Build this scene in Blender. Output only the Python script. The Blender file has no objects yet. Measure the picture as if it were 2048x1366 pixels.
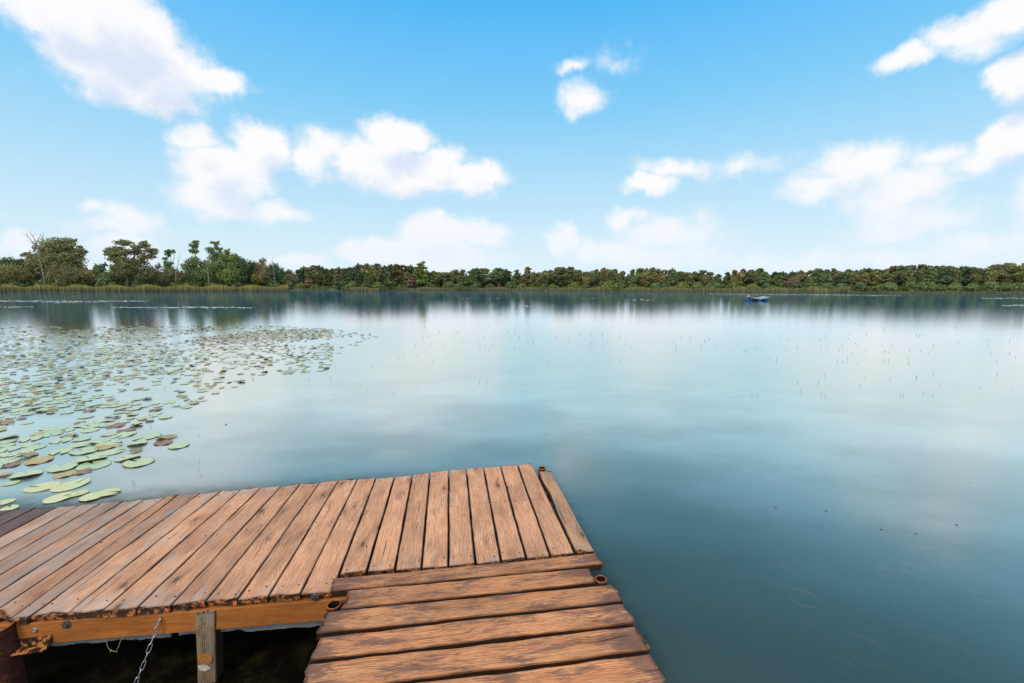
import bpy, math, random
import numpy as np
from mathutils import Vector, Matrix
random.seed(7); rng = np.random.default_rng(7)
scene = bpy.context.scene
col = scene.collection
R = math.radians

# ------------------------------------------------------------------ camera
FPX = 888.0; PITCH = R(7.0); CAMH = 2.0
cam_d = bpy.data.cameras.new('camera'); cam = bpy.data.objects.new('camera', cam_d); col.objects.link(cam)
cam_d.sensor_width = 36; cam_d.lens = 36 * FPX / 2048; cam_d.clip_start = 0.05; cam_d.clip_end = 6000
cam.location = (0, 0, CAMH); cam.rotation_euler = (R(90) - PITCH, 0, 0)
scene.camera = cam
scene.view_settings.view_transform = 'Standard'; scene.view_settings.look = 'None'
scene.view_settings.exposure = 0; scene.view_settings.gamma = 1

def ray(u, v):
    x = (u - 1024) / FPX; z = -(v - 683) / FPX; c, s = math.cos(PITCH), math.sin(PITCH)
    return Vector((x, c + z * s, -s + z * c))
def at(u, v, z=0.0):                       # point of the photo -> point on the level plane z
    d = ray(u, v); k = (z - CAMH) / d.z
    return Vector((d.x * k, d.y * k, z))
def azel(u, v):
    d = ray(u, v).normalized()
    return math.atan2(d.x, d.y), math.asin(d.z)

# ------------------------------------------------------------------ node helper
class NT:
    def __init__(s, tree): s.t = tree
    def n(s, kind, ins=None, **kw):
        nd = s.t.nodes.new(kind)
        for k, v in kw.items(): setattr(nd, k, v)
        for k, v in (ins or {}).items():
            so = nd.inputs[k]
            if isinstance(v, bpy.types.NodeSocket): s.t.links.new(v, so)
            else: so.default_value = v
        return nd
    def m(s, op, a, b=0.0, c=0.0, clamp=False):
        nd = s.n('ShaderNodeMath', {0: a, 1: b, 2: c}, operation=op); nd.use_clamp = clamp; return nd.outputs[0]
    def v(s, op, a, b=(0, 0, 0), c=(0, 0, 0), out=0):
        ins = {0: a, 1: b}
        if op == 'MULTIPLY_ADD': ins[2] = c
        return s.n('ShaderNodeVectorMath', ins, operation=op).outputs[out]
    def mix(s, f, a, b, bt='MIX'):
        nd = s.n('ShaderNodeMix', data_type='RGBA', blend_type=bt, clamp_factor=True)
        for i, x in ((0, f), (6, a), (7, b)):
            if isinstance(x, bpy.types.NodeSocket): s.t.links.new(x, nd.inputs[i])
            else: nd.inputs[i].default_value = x if i == 0 else (tuple(x) + (1,))[:4]
        return nd.outputs[2]
    def ramp(s, f, stops, interp='LINEAR'):
        nd = s.n('ShaderNodeValToRGB', {0: f}); cr = nd.color_ramp; cr.interpolation = interp
        while len(cr.elements) < len(stops): cr.elements.new(0.5)
        for e, (p, c) in zip(cr.elements, stops):
            e.position = p; e.color = (c, c, c, 1) if isinstance(c, (int, float)) else tuple(c) + (1,)
        return nd.outputs[0]
    def ss(s, x, lo, hi):
        return s.n('ShaderNodeMapRange', {0: x, 1: lo, 2: hi, 3: 0.0, 4: 1.0}, interpolation_type='SMOOTHSTEP').outputs[0]
    def noise(s, vec, scale, detail=4, rough=.5, dist=0.0, out=0):
        return s.n('ShaderNodeTexNoise', {'Vector': vec, 'Scale': scale, 'Detail': detail, 'Roughness': rough, 'Distortion': dist}).outputs[out]

# ------------------------------------------------------------------ world: Nishita sky graded by height, with cumulus
SUN_EL, SUN_AZ = R(48), R(-150)            # behind the camera, to the left
world = bpy.data.worlds.new("World"); scene.world = world; world.use_nodes = True
wt = world.node_tree; wt.nodes.clear(); W = NT(wt)
clouds = [  # u, v, ru, rv, weight in the photograph's pixels
 (120,20,150,75,1.3),(235,50,150,105,1.5),(190,115,120,75,1.3),(330,135,125,75,1.3),(430,165,95,38,1.0),(280,180,170,42,.9),
 (395,275,50,34,.9),(530,300,72,55,1.3),(450,340,100,60,1.2),(425,390,80,42,1.1),(540,425,80,22,.7),(615,318,42,36,.7),
 (655,295,45,32,.7),(790,285,75,48,1.2),(730,325,95,50,.9),(840,355,115,42,1.3),(945,357,72,42,1.2),(880,320,55,28,.8),
 (200,425,42,18,.6),(275,442,50,34,.8),(240,460,85,18,.6),
 (875,468,90,40,1.3),(785,500,82,32,1.2),(955,468,62,30,.9),(870,515,150,30,.9),(720,512,40,25,.8),
 (1122,478,34,34,1.1),(1168,502,40,28,.8),(1235,505,65,32,1.2),(1250,440,36,20,.7),(1330,470,110,42,.55),(1310,515,130,24,.6),
 (1296,372,55,26,1.1),(1350,337,80,22,.6),
 (1142,130,30,17,.45),(1157,192,54,34,.7),(1230,118,22,12,.12),
 (1720,335,115,48,.75),(1790,385,115,50,.8),(1820,440,120,45,.65),(1640,372,75,26,.6),
 (1810,122,62,28,.9),(1935,72,95,48,.8),(2020,30,70,50,1.3),(2025,160,62,62,1.3),(2030,285,95,60,1.3),(1965,335,80,30,.6),(1880,322,60,24,.5),
 (1600,520,330,20,.3),(600,525,65,16,.7),(30,490,45,26,.8),(250,505,70,32,.8),(1930,505,200,32,.4),(1780,515,60,22,.7),(1480,335,60,20,.3),
 (60,530,140,20,.5),(2150,400,120,120,.8),(-150,300,120,200,.8),
]
grp = bpy.data.node_groups.new('cloud_field', 'ShaderNodeTree')
grp.interface.new_socket('P', in_out='INPUT', socket_type='NodeSocketVector')
grp.interface.new_socket('F', in_out='OUTPUT', socket_type='NodeSocketFloat')
G = NT(grp); gi = grp.nodes.new('NodeGroupInput'); go = grp.nodes.new('NodeGroupOutput')
P = gi.outputs[0]
Pw = P
acc = None
for (u, v, ru, rv, w) in clouds:
    a0, e0 = azel(u, v); a1, e1 = azel(u - ru, v); a2, e2 = azel(u + ru, v)
    ra = max(abs(a2 - a1) / 2, .01); re = abs(azel(u, v + rv)[1] - azel(u, v - rv)[1]) / 2
    L = G.v('LENGTH', G.v('MULTIPLY_ADD', Pw, (1 / ra, 1 / re, 0), (-a0 / ra, -e0 / re, 0)), out=1)
    f = G.m('MULTIPLY_ADD', L, -w, w)
    acc = f if acc is None else G.m('SMOOTH_MAX', acc, f, .12)
grp.links.new(acc, go.inputs[0])

D = W.n('ShaderNodeTexCoord').outputs['Generated']
sep = W.n('ShaderNodeSeparateXYZ', {0: D})
el = W.m('ARCSINE', sep.outputs[2]); az = W.m('ARCTAN2', sep.outputs[0], sep.outputs[1])
Pv = W.n('ShaderNodeCombineXYZ', {0: az, 1: el, 2: 0.0}).outputs[0]
def field(p):
    nd = wt.nodes.new('ShaderNodeGroup'); nd.node_tree = grp; wt.links.new(p, nd.inputs[0]); return nd.outputs[0]
nz1 = W.noise(Pv, 5.0, 2, .55, out=1); nz2 = W.noise(Pv, 19.0, 4, .6, out=1)
Pw = W.v('MULTIPLY_ADD', W.v('SUBTRACT', nz1, (.5, .5, .5)), (.07, .05, 0), Pv)
Pw = W.v('MULTIPLY_ADD', W.v('SUBTRACT', nz2, (.5, .5, .5)), (.050, .050, 0), Pw)
fb = W.m('MULTIPLY_ADD', W.noise(Pv, 21.0, 7, .62), 1.0, -.5)
F0 = W.m('ADD', field(Pw), fb); F1 = field(W.v('ADD', Pw, (-.012, .045, 0)))
dens = W.m('POWER', W.ss(F0, -.34, .50), 1.2)
shade = W.ss(W.m('SUBTRACT', F1, W.m('MULTIPLY', fb, 1.3)), .15, 1.15)   # thick cloud above this point: underside
sky = W.n('ShaderNodeTexSky', sky_type='NISHITA', sun_disc=False, sun_elevation=SUN_EL, sun_rotation=SUN_AZ,
          altitude=200, air_density=1.0, dust_density=.6, ozone_density=1.5).outputs[0]
# grade: the Nishita colour pulled to the photograph's cyan-blue, by elevation
grade = W.ramp(W.m('DIVIDE', el, R(40), clamp=True), [(0, (.77, .92, 1.0)), (.12, (.70, .89, 1.0)), (.32, (.46, .78, 1.0)), (.52, (.23, .65, 1.0)), (.78, (.075, .50, 1.0)), (1, (.055, .45, 1.0))])
lum = W.n('ShaderNodeRGBToBW', {0: sky}).outputs[0]
skyn = W.mix(1.0, grade, (1, 1, 1), 'MULTIPLY')
skyn = W.mix(.10, skyn, W.mix(1.0, sky, (.10, .10, .10), 'MULTIPLY'))
cl_col = W.mix(shade, (1.0, .99, 1.0), (.72, .80, .95))
cl_col = W.mix(W.ss(el, R(14), R(1)), cl_col, (.86, .92, 1.0))
skyc = W.mix(W.m('MULTIPLY', dens, .97), skyn, cl_col)
# high overcast veil overhead and behind the photographer
veil = W.m('MAXIMUM', W.ss(el, R(31), R(46)), W.ss(sep.outputs[1], .05, -.5))
vn = W.noise(D, 2.2, 5, .55)
veilc = W.mix(vn, (.50, .55, .62), (.92, .93, .95))
skyc = W.mix(W.m('MULTIPLY', veil, .95), skyc, veilc)
bg = W.n('ShaderNodeBackground', {0: skyc, 1: 1.0})
wo = W.n('ShaderNodeOutputWorld'); wt.links.new(bg.outputs[0], wo.inputs[0])

sun_d = bpy.data.lights.new('sun', 'SUN'); sun = bpy.data.objects.new('sun', sun_d); col.objects.link(sun)
sun_d.energy = 1.5; sun_d.angle = R(16); sun_d.color = (1, .93, .82)
sun.rotation_euler = (R(90) - SUN_EL, 0, R(180) - SUN_AZ + R(0))
sd = Vector((math.sin(SUN_AZ) * math.cos(SUN_EL), math.cos(SUN_AZ) * math.cos(SUN_EL), math.sin(SUN_EL)))
sun.rotation_euler = sd.to_track_quat('Z', 'Y').to_euler()

# ------------------------------------------------------------------ mesh helpers
def lin(r, g, b):
    f = lambda c: (c / 255 / 12.92) if c / 255 <= .04045 else ((c / 255 + .055) / 1.055) ** 2.4
    return (f(r), f(g), f(b))
def mat(name):
    m = bpy.data.materials.new(name); m.use_nodes = True; t = m.node_tree; t.nodes.clear()
    N = NT(t); out = N.n('ShaderNodeOutputMaterial'); return m, N, out
def tag(o, label=None, cat=None, group=None, kind=None):
    if label: o['label'] = label
    if cat: o['category'] = cat
    if group: o['group'] = group
    if kind: o['kind'] = kind
    return o
def empty(name, loc=(0, 0, 0)):
    o = bpy.data.objects.new(name, None); o.location = loc; o.empty_display_size = .2; col.objects.link(o); return o
def link(name, mesh, parent=None, loc=None):
    o = bpy.data.objects.new(name, mesh); col.objects.link(o)
    if loc is not None: o.location = loc
    if parent:
        o.parent = parent
        if loc is None: o.location = -Vector(parent_world(parent))
    return o
def parent_world(p):
    l = Vector(p.location)
    while p.parent: p = p.parent; l += Vector(p.location)
    return l
class MB:
    def __init__(s): s.v = []; s.f = []; s.mi = []; s.uv = {}
    def add(s, vs, fs, mi=0):
        b = len(s.v); s.v += [tuple(v) for v in vs]
        for f in fs: s.f.append(tuple(b + i for i in f)); s.mi.append(mi)
        return b
    def box(s, c, sz, rot=None, mi=0):
        M = rot or Matrix.Identity(3); c = Vector(c); hx, hy, hz = [x / 2 for x in sz]
        b = min(sz) * .06; vs = []; idx = {}
        # bevelled box: each corner split in three
        for sx in (-1, 1):
            for sy in (-1, 1):
                for sz_ in (-1, 1):
                    for k in range(3):
                        p = [sx * (hx - b), sy * (hy - b), sz_ * (hz - b)]
                        p[k] += (sx, sy, sz_)[k] * b
                        idx[(sx, sy, sz_, k)] = len(vs); vs.append(c + M @ Vector(p))
        fs = []
        g = lambda *a: idx[a]
        for k in range(3):
            for s0 in (-1, 1):
                def key(a, b_):
                    q = [0, 0, 0]; q[k] = s0; q[(k + 1) % 3] = a; q[(k + 2) % 3] = b_; return tuple(q) + (k,)
                fs.append([idx[key(-1, -1)], idx[key(1, -1)], idx[key(1, 1)], idx[key(-1, 1)]])
        for k in range(3):
            i, j = (k + 1) % 3, (k + 2) % 3
            for a in (-1, 1):
                for b_ in (-1, 1):
                    q0 = [0, 0, 0]; q0[i] = a; q0[j] = b_; q1 = list(q0); q0[k] = -1; q1[k] = 1
                    fs.append([idx[tuple(q0) + (i,)], idx[tuple(q1) + (i,)], idx[tuple(q1) + (j,)], idx[tuple(q0) + (j,)]])
        for sx in (-1, 1):
            for sy in (-1, 1):
                for sz_ in (-1, 1): fs.append([idx[(sx, sy, sz_, 0)], idx[(sx, sy, sz_, 1)], idx[(sx, sy, sz_, 2)]])
        s.add(vs, fs, mi)
    def tube(s, pts, rad, n=8, closed=False, mi=0, cap=True):
        pts = [Vector(p) for p in pts]; m = len(pts)
        if not hasattr(rad, '__len__'): rad = [rad] * m
        vs = []; prev = None
        for i, p in enumerate(pts):
            if closed: t = pts[(i + 1) % m] - pts[i - 1]
            else: t = pts[min(i + 1, m - 1)] - pts[max(i - 1, 0)]
            t.normalize()
            if prev is None:
                a = Vector((0, 0, 1)) if abs(t.z) < .9 else Vector((1, 0, 0)); x = t.cross(a).normalized()
            else: x = (prev - t * prev.dot(t)).normalized()
            prev = x; y = t.cross(x)
            for k in range(n):
                an = 2 * math.pi * k / n; vs.append(p + (x * math.cos(an) + y * math.sin(an)) * rad[i])
        fs = []
        for i in range(m if closed else m - 1):
            j = (i + 1) % m
            for k in range(n): fs.append((i * n + k, i * n + (k + 1) % n, j * n + (k + 1) % n, j * n + k))
        if cap and not closed: fs.append(tuple(range(n - 1, -1, -1))); fs.append(tuple((m - 1) * n + k for k in range(n)))
        s.add(vs, fs, mi)
    def lathe(s, c, prof, n=24, mi=0, axis=None):
        M = axis or Matrix.Identity(3); c = Vector(c); vs = []; fs = []
        for (r, z) in prof:
            for k in range(n):
                a = 2 * math.pi * k / n; vs.append(c + M @ Vector((r * math.cos(a), r * math.sin(a), z)))
        for i in range(len(prof) - 1):
            for k in range(n): fs.append((i * n + k, i * n + (k + 1) % n, (i + 1) * n + (k + 1) % n, (i + 1) * n + k))
        s.add(vs, fs, mi)
    def mesh(s, name, mats, smooth=False):
        me = bpy.data.meshes.new(name); me.from_pydata(s.v, [], s.f)
        for m in mats: me.materials.append(m)
        if len(mats) > 1: me.polygons.foreach_set('material_index', s.mi)
        if smooth: me.polygons.foreach_set('use_smooth', [True] * len(s.f))
        me.update(); return me
    def build(s, name, mats, parent=None, smooth=False, origin=None):
        mats = mats if isinstance(mats, (list, tuple)) else [mats]
        if origin is not None: s.v = [tuple(Vector(v) - Vector(origin)) for v in s.v]
        return link(name, s.mesh(name, mats, smooth), parent, origin)

def fast_mesh(name, V, Fq, mats, mi=None):      # numpy quads
    me = bpy.data.meshes.new(name); nv, nf = len(V), len(Fq)
    me.vertices.add(nv); me.vertices.foreach_set('co', np.asarray(V, np.float32).ravel())
    me.loops.add(nf * 4); me.loops.foreach_set('vertex_index', np.asarray(Fq, np.int32).ravel())
    me.polygons.add(nf); me.polygons.foreach_set('loop_start', np.arange(nf, dtype=np.int32) * 4)
    for m in mats: me.materials.append(m)
    if mi is not None: me.polygons.foreach_set('material_index', np.asarray(mi, np.int32))
    me.update(calc_edges=True); return me

# ------------------------------------------------------------------ materials
def wood_mat(name, cols, grey, dark, patch=.0, kn=.5, rough=.72, grain=1.0, bump=.5, moss=0.0):
    m, N, out = mat(name)
    uv = N.n('ShaderNodeUVMap', uv_map='grain').outputs[0]           # metres along / across the plank
    un = N.n('ShaderNodeSeparateXYZ', {0: N.n('ShaderNodeUVMap', uv_map='unit').outputs[0]})
    tone = N.n('ShaderNodeSeparateColor', {0: N.n('ShaderNodeAttribute', attribute_name='tone').outputs[0]})
    # knots bend the grain
    kv = N.v('MULTIPLY', uv, (3.3, 9.0, 1))
    vor = N.n('ShaderNodeTexVoronoi', {'Vector': kv, 'Scale': 1.0, 'Randomness': 1.0}, feature='F1')
    kd = vor.outputs['Distance']; kc = N.n('ShaderNodeSeparateColor', {0: vor.outputs['Color']}).outputs[0]
    has = N.ss(kc, 1 - kn - .03, 1 - kn + .03)
    kin = N.m('MULTIPLY', N.ss(kd, .14, .05), has)
    kring = N.m('MULTIPLY', N.ss(kd, .42, .1), has)
    w0 = N.noise(N.v('MULTIPLY', uv, (1.2, 6, 1)), 1.0, 3, .5, out=1)
    warp = N.v('MULTIPLY_ADD', N.v('SUBTRACT', w0, (.5, .5, .5)), (0, .022, 0), uv)
    kdisp = N.n('ShaderNodeCombineXYZ', {0: 0.0, 1: N.m('MULTIPLY', kring, .020), 2: 0.0}).outputs[0]
    gu = N.v('ADD', warp, kdisp)
    g1 = N.noise(N.v('MULTIPLY', gu, (6.0, 105 * grain, 1)), 1.0, 5, .70)
    g2 = N.noise(N.v('MULTIPLY', gu, (24, 230 * grain, 1)), 1.0, 3, .65)
    g3 = N.noise(N.v('MULTIPLY', gu, (1.0, 16, 1)), 1.0, 5, .6)
    rings = N.n('ShaderNodeTexWave', {'Vector': N.v('MULTIPLY', gu, (.25, 1, 1)), 'Scale': 34.0, 'Distortion': 3.0, 'Detail': 3.0, 'Detail Scale': 1.6}, wave_type='BANDS', bands_direction='Y').outputs[1]
    gr = N.m('ADD', N.m('MULTIPLY', g1, .55), N.m('ADD', N.m('MULTIPLY', g2, .33), N.m('MULTIPLY', rings, .12)))
    base = N.mix(N.ss(gr, .32, .66), cols[0], cols[1])
    base = N.mix(N.m('MULTIPLY', N.ss(g3, .42, .68), .45), base, cols[2])
    # greyed, worn places: stretched blotches plus plank ends
    bl = N.noise(N.v('MULTIPLY', uv, (3.2, 13, 1)), 1.0, 6, .72, .4)
    fine = N.noise(N.v('MULTIPLY', uv, (14, 120, 1)), 1.0, 4, .7)
    endd = N.m('MINIMUM', un.outputs[0], N.m('SUBTRACT', 1.0, un.outputs[0]))
    gf = N.m('ADD', N.m('ADD', bl, N.m('MULTIPLY_ADD', fine, .5, -.25)), N.m('MULTIPLY', tone.outputs[1], .25))
    gf = N.m('ADD', gf, N.m('MULTIPLY', N.ss(endd, .15, .0), .14))
    base = N.mix(N.m('MULTIPLY', N.ss(gf, .66 - patch, .74 - patch + .06), .80), base, grey)
    # per plank tone
    base = N.mix(1.0, base, N.mix(tone.outputs[0], (.74, .74, .75), (1.14, 1.11, 1.07)), 'MULTIPLY')
    big = N.noise(N.v('MULTIPLY', uv, (2.2, 5, 1)), 1.0, 5, .65)
    base = N.mix(1.0, base, N.mix(N.ss(big, .32, .68), (.74, .72, .70), (1.14, 1.12, 1.08)), 'MULTIPLY')
    # dark checks along the grain
    ck = N.noise(N.v('MULTIPLY', gu, (1.6, 60, 1)), 1.0, 2, .5)
    ckm = N.m('MULTIPLY', N.ss(ck, .67, .72), .75)
    base = N.mix(ckm, base, dark)
    base = N.mix(N.m('MULTIPLY', kring, .30), base, dark)
    base = N.mix(N.m('MULTIPLY', kin, .72), base, dark)
    # dirt on arrises; plank sides darkened too, as painted gap shade
    e = N.m('ADD', N.m('MINIMUM', un.outputs[1], N.m('SUBTRACT', 1.0, un.outputs[1])), tone.outputs[2])
    en = N.m('ADD', e, N.m('MULTIPLY_ADD', fine, .10, -.05))
    base = N.mix(N.m('MULTIPLY', N.ss(en, .055, .0), .62), base, dark)
    base = N.mix(N.m('MULTIPLY', N.ss(N.m('ADD', endd, N.m('MULTIPLY_ADD', fine, .02, -.01)), .012, .0), .6), base, dark)
    base = N.mix(N.m('MULTIPLY', N.ss(e, .004, .0), .92), base, dark)
    spk = N.noise(N.v('MULTIPLY', uv, (38, 120, 1)), 1.0, 2, .5)
    base = N.mix(N.m('MULTIPLY', N.ss(spk, .70, .76), .55), base, dark)
    h = N.m('SUBTRACT', N.m('ADD', N.m('MULTIPLY', g1, .6), N.m('MULTIPLY', g2, .4)), N.m('ADD', ckm, N.m('MULTIPLY', kin, .3)))
    bmp = N.n('ShaderNodeBump', {'Strength': bump, 'Distance': .006, 'Height': h}).outputs[0]
    rg = N.m('MULTIPLY_ADD', g1, -.25, rough + .1)
    b = N.n('ShaderNodeBsdfPrincipled', {'Base Color': base, 'Roughness': rg, 'Normal': bmp, 'Specular IOR Level': .35})
    N.t.links.new(b.outputs[0], out.inputs[0]); return m

M = {}
M['walk'] = wood_mat('weathered_plank', [lin(172, 112, 80), lin(250, 194, 152), lin(212, 150, 112)], lin(196, 172, 158), lin(58, 40, 31), patch=.03, kn=.80)
M['plat'] = wood_mat('worn_stained_plank', [lin(150, 82, 50), lin(250, 184, 128), lin(204, 126, 80)], lin(116, 86, 76), lin(50, 30, 22), patch=.11, kn=.6, grain=1.35, rough=.6, bump=.7)
M['edge'] = wood_mat('grey_edge_plank', [lin(158, 112, 82), lin(224, 176, 136), lin(186, 142, 110)], lin(182, 154, 132), lin(60, 48, 40), patch=.06, kn=.6)
M['dark'] = wood_mat('dark_wet_plank', [lin(92, 68, 60), lin(140, 106, 94), lin(110, 84, 76)], lin(112, 94, 90), lin(40, 28, 24), patch=.04, kn=.3)
M['beam'] = wood_mat('orange_treated_beam', [lin(168, 100, 46), lin(204, 132, 68), lin(186, 114, 54)], lin(180, 116, 62), lin(90, 46, 20), patch=-.12, kn=.12, grain=.45, bump=.15, rough=.55)
M['post'] = wood_mat('silver_grey_post', [lin(96, 78, 62), lin(164, 142, 120), lin(126, 106, 88)], lin(162, 148, 132), lin(44, 36, 30), patch=.08, kn=.25, grain=.8, bump=.9)
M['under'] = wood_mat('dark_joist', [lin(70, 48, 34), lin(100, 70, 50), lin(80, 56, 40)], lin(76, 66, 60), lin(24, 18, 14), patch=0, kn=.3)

def simple(name, c1, c2, scale, rough=.6, metal=0.0, bump=.2, thr=(.4, .6), c3=None, bd=.002, spec=.4):
    m, N, out = mat(name)
    p = N.n('ShaderNodeTexCoord').outputs['Object']
    a = N.noise(p, scale, 5, .65)
    c = N.mix(N.ss(a, *thr), c1, c2)
    if c3: c = N.mix(N.ss(N.noise(p, scale * 2.7, 4, .7), .60, .66), c, c3)
    bmp = N.n('ShaderNodeBump', {'Strength': bump, 'Distance': bd, 'Height': a}).outputs[0]
    b = N.n('ShaderNodeBsdfPrincipled', {'Base Color': c, 'Roughness': rough, 'Metallic': metal, 'Normal': bmp, 'Specular IOR Level': spec})
    N.t.links.new(b.outputs[0], out.inputs[0]); return m
M['endgrain'] = simple('rotten_end_grain', lin(58, 38, 26), lin(200, 120, 62), 34, .85, 0, .9, (.48, .62), lin(30, 22, 18), .006)
M['rust'] = simple('rusty_pipe_steel', lin(60, 30, 22), lin(84, 44, 30), 30, .75, .1, .6, (.4, .62), lin(150, 84, 44))
M['rust_rim'] = simple('bright_orange_rust', lin(150, 80, 34), lin(206, 130, 66), 60, .8, 0, .4)
M['rust_in'] = simple('dark_pipe_inside', lin(30, 18, 12), lin(90, 48, 22), 50, .9, 0, .4, (.5, .7))
M['zinc'] = simple('galvanised_steel', lin(150, 150, 152), lin(215, 215, 218), 90, .38, .85, .2)
M['iron'] = simple('dull_dark_steel', lin(64, 60, 60), lin(120, 116, 114), 70, .5, .6, .3)
M['nail'] = simple('nail_iron', lin(50, 40, 38), lin(84, 72, 68), 200, .6, .4, .2)
M['twine'] = simple('frayed_twine', lin(150, 130, 92), lin(200, 184, 148), 120, .9, 0, .3)
M['sprig'] = simple('fresh_green_leaf', lin(110, 160, 40), lin(160, 205, 60), 80, .5, 0, .1)
M['skirt'] = simple('pale_grey_strip', lin(134, 134, 138), lin(152, 152, 156), 9, .8, 0, .1)
M['lichen'] = simple('orange_rot_patch', lin(150, 96, 44), lin(196, 132, 70), 120, .95, 0, .8)
M['patchw'] = simple('bleached_splinter', lin(190, 180, 170), lin(220, 212, 204), 60, .9, 0, .6)

# ------------------------------------------------------------------ water
DA = Vector((-.137, .990, 0)); DB = Vector((.990, .137, 0))         # dock axes: away from camera / along the walkway
m, N, out = mat('lake_water'); M['water'] = m
pos = N.n('ShaderNodeNewGeometry').outputs['Position']
sp = N.n('ShaderNodeSeparateXYZ', {0: pos})
dist = N.v('LENGTH', pos, out=1)
fac = N.n('ShaderNodeLayerWeight', {'Blend': .5})
# murky water beside and under the dock, with under-dock shade painted into its colour
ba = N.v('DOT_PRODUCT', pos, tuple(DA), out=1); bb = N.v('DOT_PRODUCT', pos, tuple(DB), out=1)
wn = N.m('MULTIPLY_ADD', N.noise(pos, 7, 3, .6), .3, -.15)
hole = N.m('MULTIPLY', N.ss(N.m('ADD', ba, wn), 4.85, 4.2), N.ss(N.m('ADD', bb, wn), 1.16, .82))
teal = N.mix(N.ss(N.noise(pos, .35, 3, .5), .35, .65), (.022, .062, .067), (.029, .075, .079))
murk_shade = N.mix(N.ss(N.noise(pos, 9, 5, .7), .45, .7), (.005, .004, .002), (.020, .018, .007))
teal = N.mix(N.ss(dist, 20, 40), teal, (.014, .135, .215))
body = N.mix(hole, teal, murk_shade)
rip1 = N.noise(N.v('MULTIPLY', pos, (1, 1.6, 1)), 1.3, 3, .55)
rip2 = N.noise(N.v('MULTIPLY', pos, (1, 1.3, 1)), 11, 3, .6)
rip3 = N.noise(N.v('MULTIPLY', pos, (1, 1.0, 1)), 55, 2, .6)
far = N.ss(dist, 14, 60)
hgt = N.m('ADD', N.m('MULTIPLY', rip1, N.m('MULTIPLY_ADD', far, .0045, .0007)), N.m('ADD', N.m('MULTIPLY', rip2, .0013), N.m('MULTIPLY', rip3, .00016)))
# rain rings on the near water: (u, v, radius m, strength)
ringspec = [(1510,1003,.10,1),(1900,1310,.13,.8),(1455,1016,.06,.7),(1690,1015,.06,.5),(1605,1195,.085,1.3),(1625,1245,.03,1),(1510,1270,.05,.8),(1490,1320,.085,1.3),(1550,1326,.032,1.2),(1682,1330,.055,1.4),
  (1730,1300,.11,1),(1430,1100,.11,.8),(1560,1150,.12,.9),(1770,1143,.055,1.1),(1830,1140,.08,.8),(1500,1195,.07,.7),(1970,1046,.035,1.2),(1960,1192,.05,1),
  (1638,984,.10,.8),(1560,1045,.05,.7),(1480,1035,.04,.6),(1585,1085,.05,.7),(1700,1045,.09,.6),(1455,873,.10,1),(1400,880,.08,.7),(1500,880,.07,.8),(1470,905,.07,.6),(1900,960,.08,.6),(1330,1080,.1,.5)]
rg = None
P2 = N.v('MULTIPLY', pos, (1, 1, 0))
for (u, v, r, w) in ringspec:
    c = at(u, v)
    d = N.v('DISTANCE', P2, (c.x, c.y, 0), out=1)
    t = N.m('MULTIPLY_ADD', d, 1 / .009, -r / .009)                 # distance to the crest in wave widths
    g = N.m('MULTIPLY', N.m('COSINE', N.m('MULTIPLY', t, 3.3)), N.m('EXPONENT', N.m('MULTIPLY', N.m('MULTIPLY', t, t), -.42)))
    rg = N.m('MULTIPLY', g, .00034 * w) if rg is None else N.m('MULTIPLY_ADD', g, .00034 * w, rg)
hgt = N.m('ADD', hgt, rg)
bmp = N.n('ShaderNodeBump', {'Strength': 1.0, 'Distance': 1.0, 'Height': hgt}).outputs[0]
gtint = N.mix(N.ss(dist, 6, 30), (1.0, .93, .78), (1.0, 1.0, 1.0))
wrough = N.m('ADD', .10, N.m('ADD', N.m('MULTIPLY', N.ss(dist, 3.6, 6.5), .15), N.m('MULTIPLY', N.ss(dist, 9, 36), -.232)))
refl = N.ramp(fac.outputs['Facing'], [(0, .02), (.29, .035), (.39, .055), (.47, .11), (.546, .23), (.64, .52), (.70, .76), (.766, .94), (.86, .99), (1, .99)])
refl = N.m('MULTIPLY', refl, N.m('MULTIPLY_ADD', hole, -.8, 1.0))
cloud_mottle = N.noise(N.v('MULTIPLY', pos, (.5, .8, 1)), 1.0, 4, .55)          # uneven reflectance painted in to suggest cloud reflections
refl = N.m('MULTIPLY', refl, N.m('MULTIPLY_ADD', N.ss(cloud_mottle, .35, .65), N.m('MULTIPLY_ADD', N.ss(dist, 4, 12), -.26, .28), N.m('MULTIPLY_ADD', N.ss(dist, 4, 12), .12, .88)))
refl = N.m('MULTIPLY', refl, N.m('MULTIPLY_ADD', N.ss(dist, 22, 44), -.24, 1.0), clamp=True)
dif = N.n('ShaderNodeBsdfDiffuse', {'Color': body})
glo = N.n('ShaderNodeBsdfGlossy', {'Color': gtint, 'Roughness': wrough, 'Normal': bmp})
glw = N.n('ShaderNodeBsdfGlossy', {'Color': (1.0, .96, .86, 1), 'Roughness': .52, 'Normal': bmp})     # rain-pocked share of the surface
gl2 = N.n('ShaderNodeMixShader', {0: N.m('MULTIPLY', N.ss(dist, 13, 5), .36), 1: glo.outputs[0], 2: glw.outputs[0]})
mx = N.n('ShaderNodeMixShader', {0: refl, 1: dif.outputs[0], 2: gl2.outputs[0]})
N.t.links.new(mx.outputs[0], out.inputs[0])
mb = MB(); S = 1500.
xs = [-S, -300, -60, -12, 12, 60, 300, S]; ys = [-60, -5, 12, 60, 300, S]
vs = [(x, y, 0) for y in ys for x in xs]; nx = len(xs)
mb.add(vs, [(j * nx + i, j * nx + i + 1, (j + 1) * nx + i + 1, (j + 1) * nx + i) for j in range(len(ys) - 1) for i in range(nx - 1)])
water = tag(mb.build('water', M['water']), kind='structure')

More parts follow.
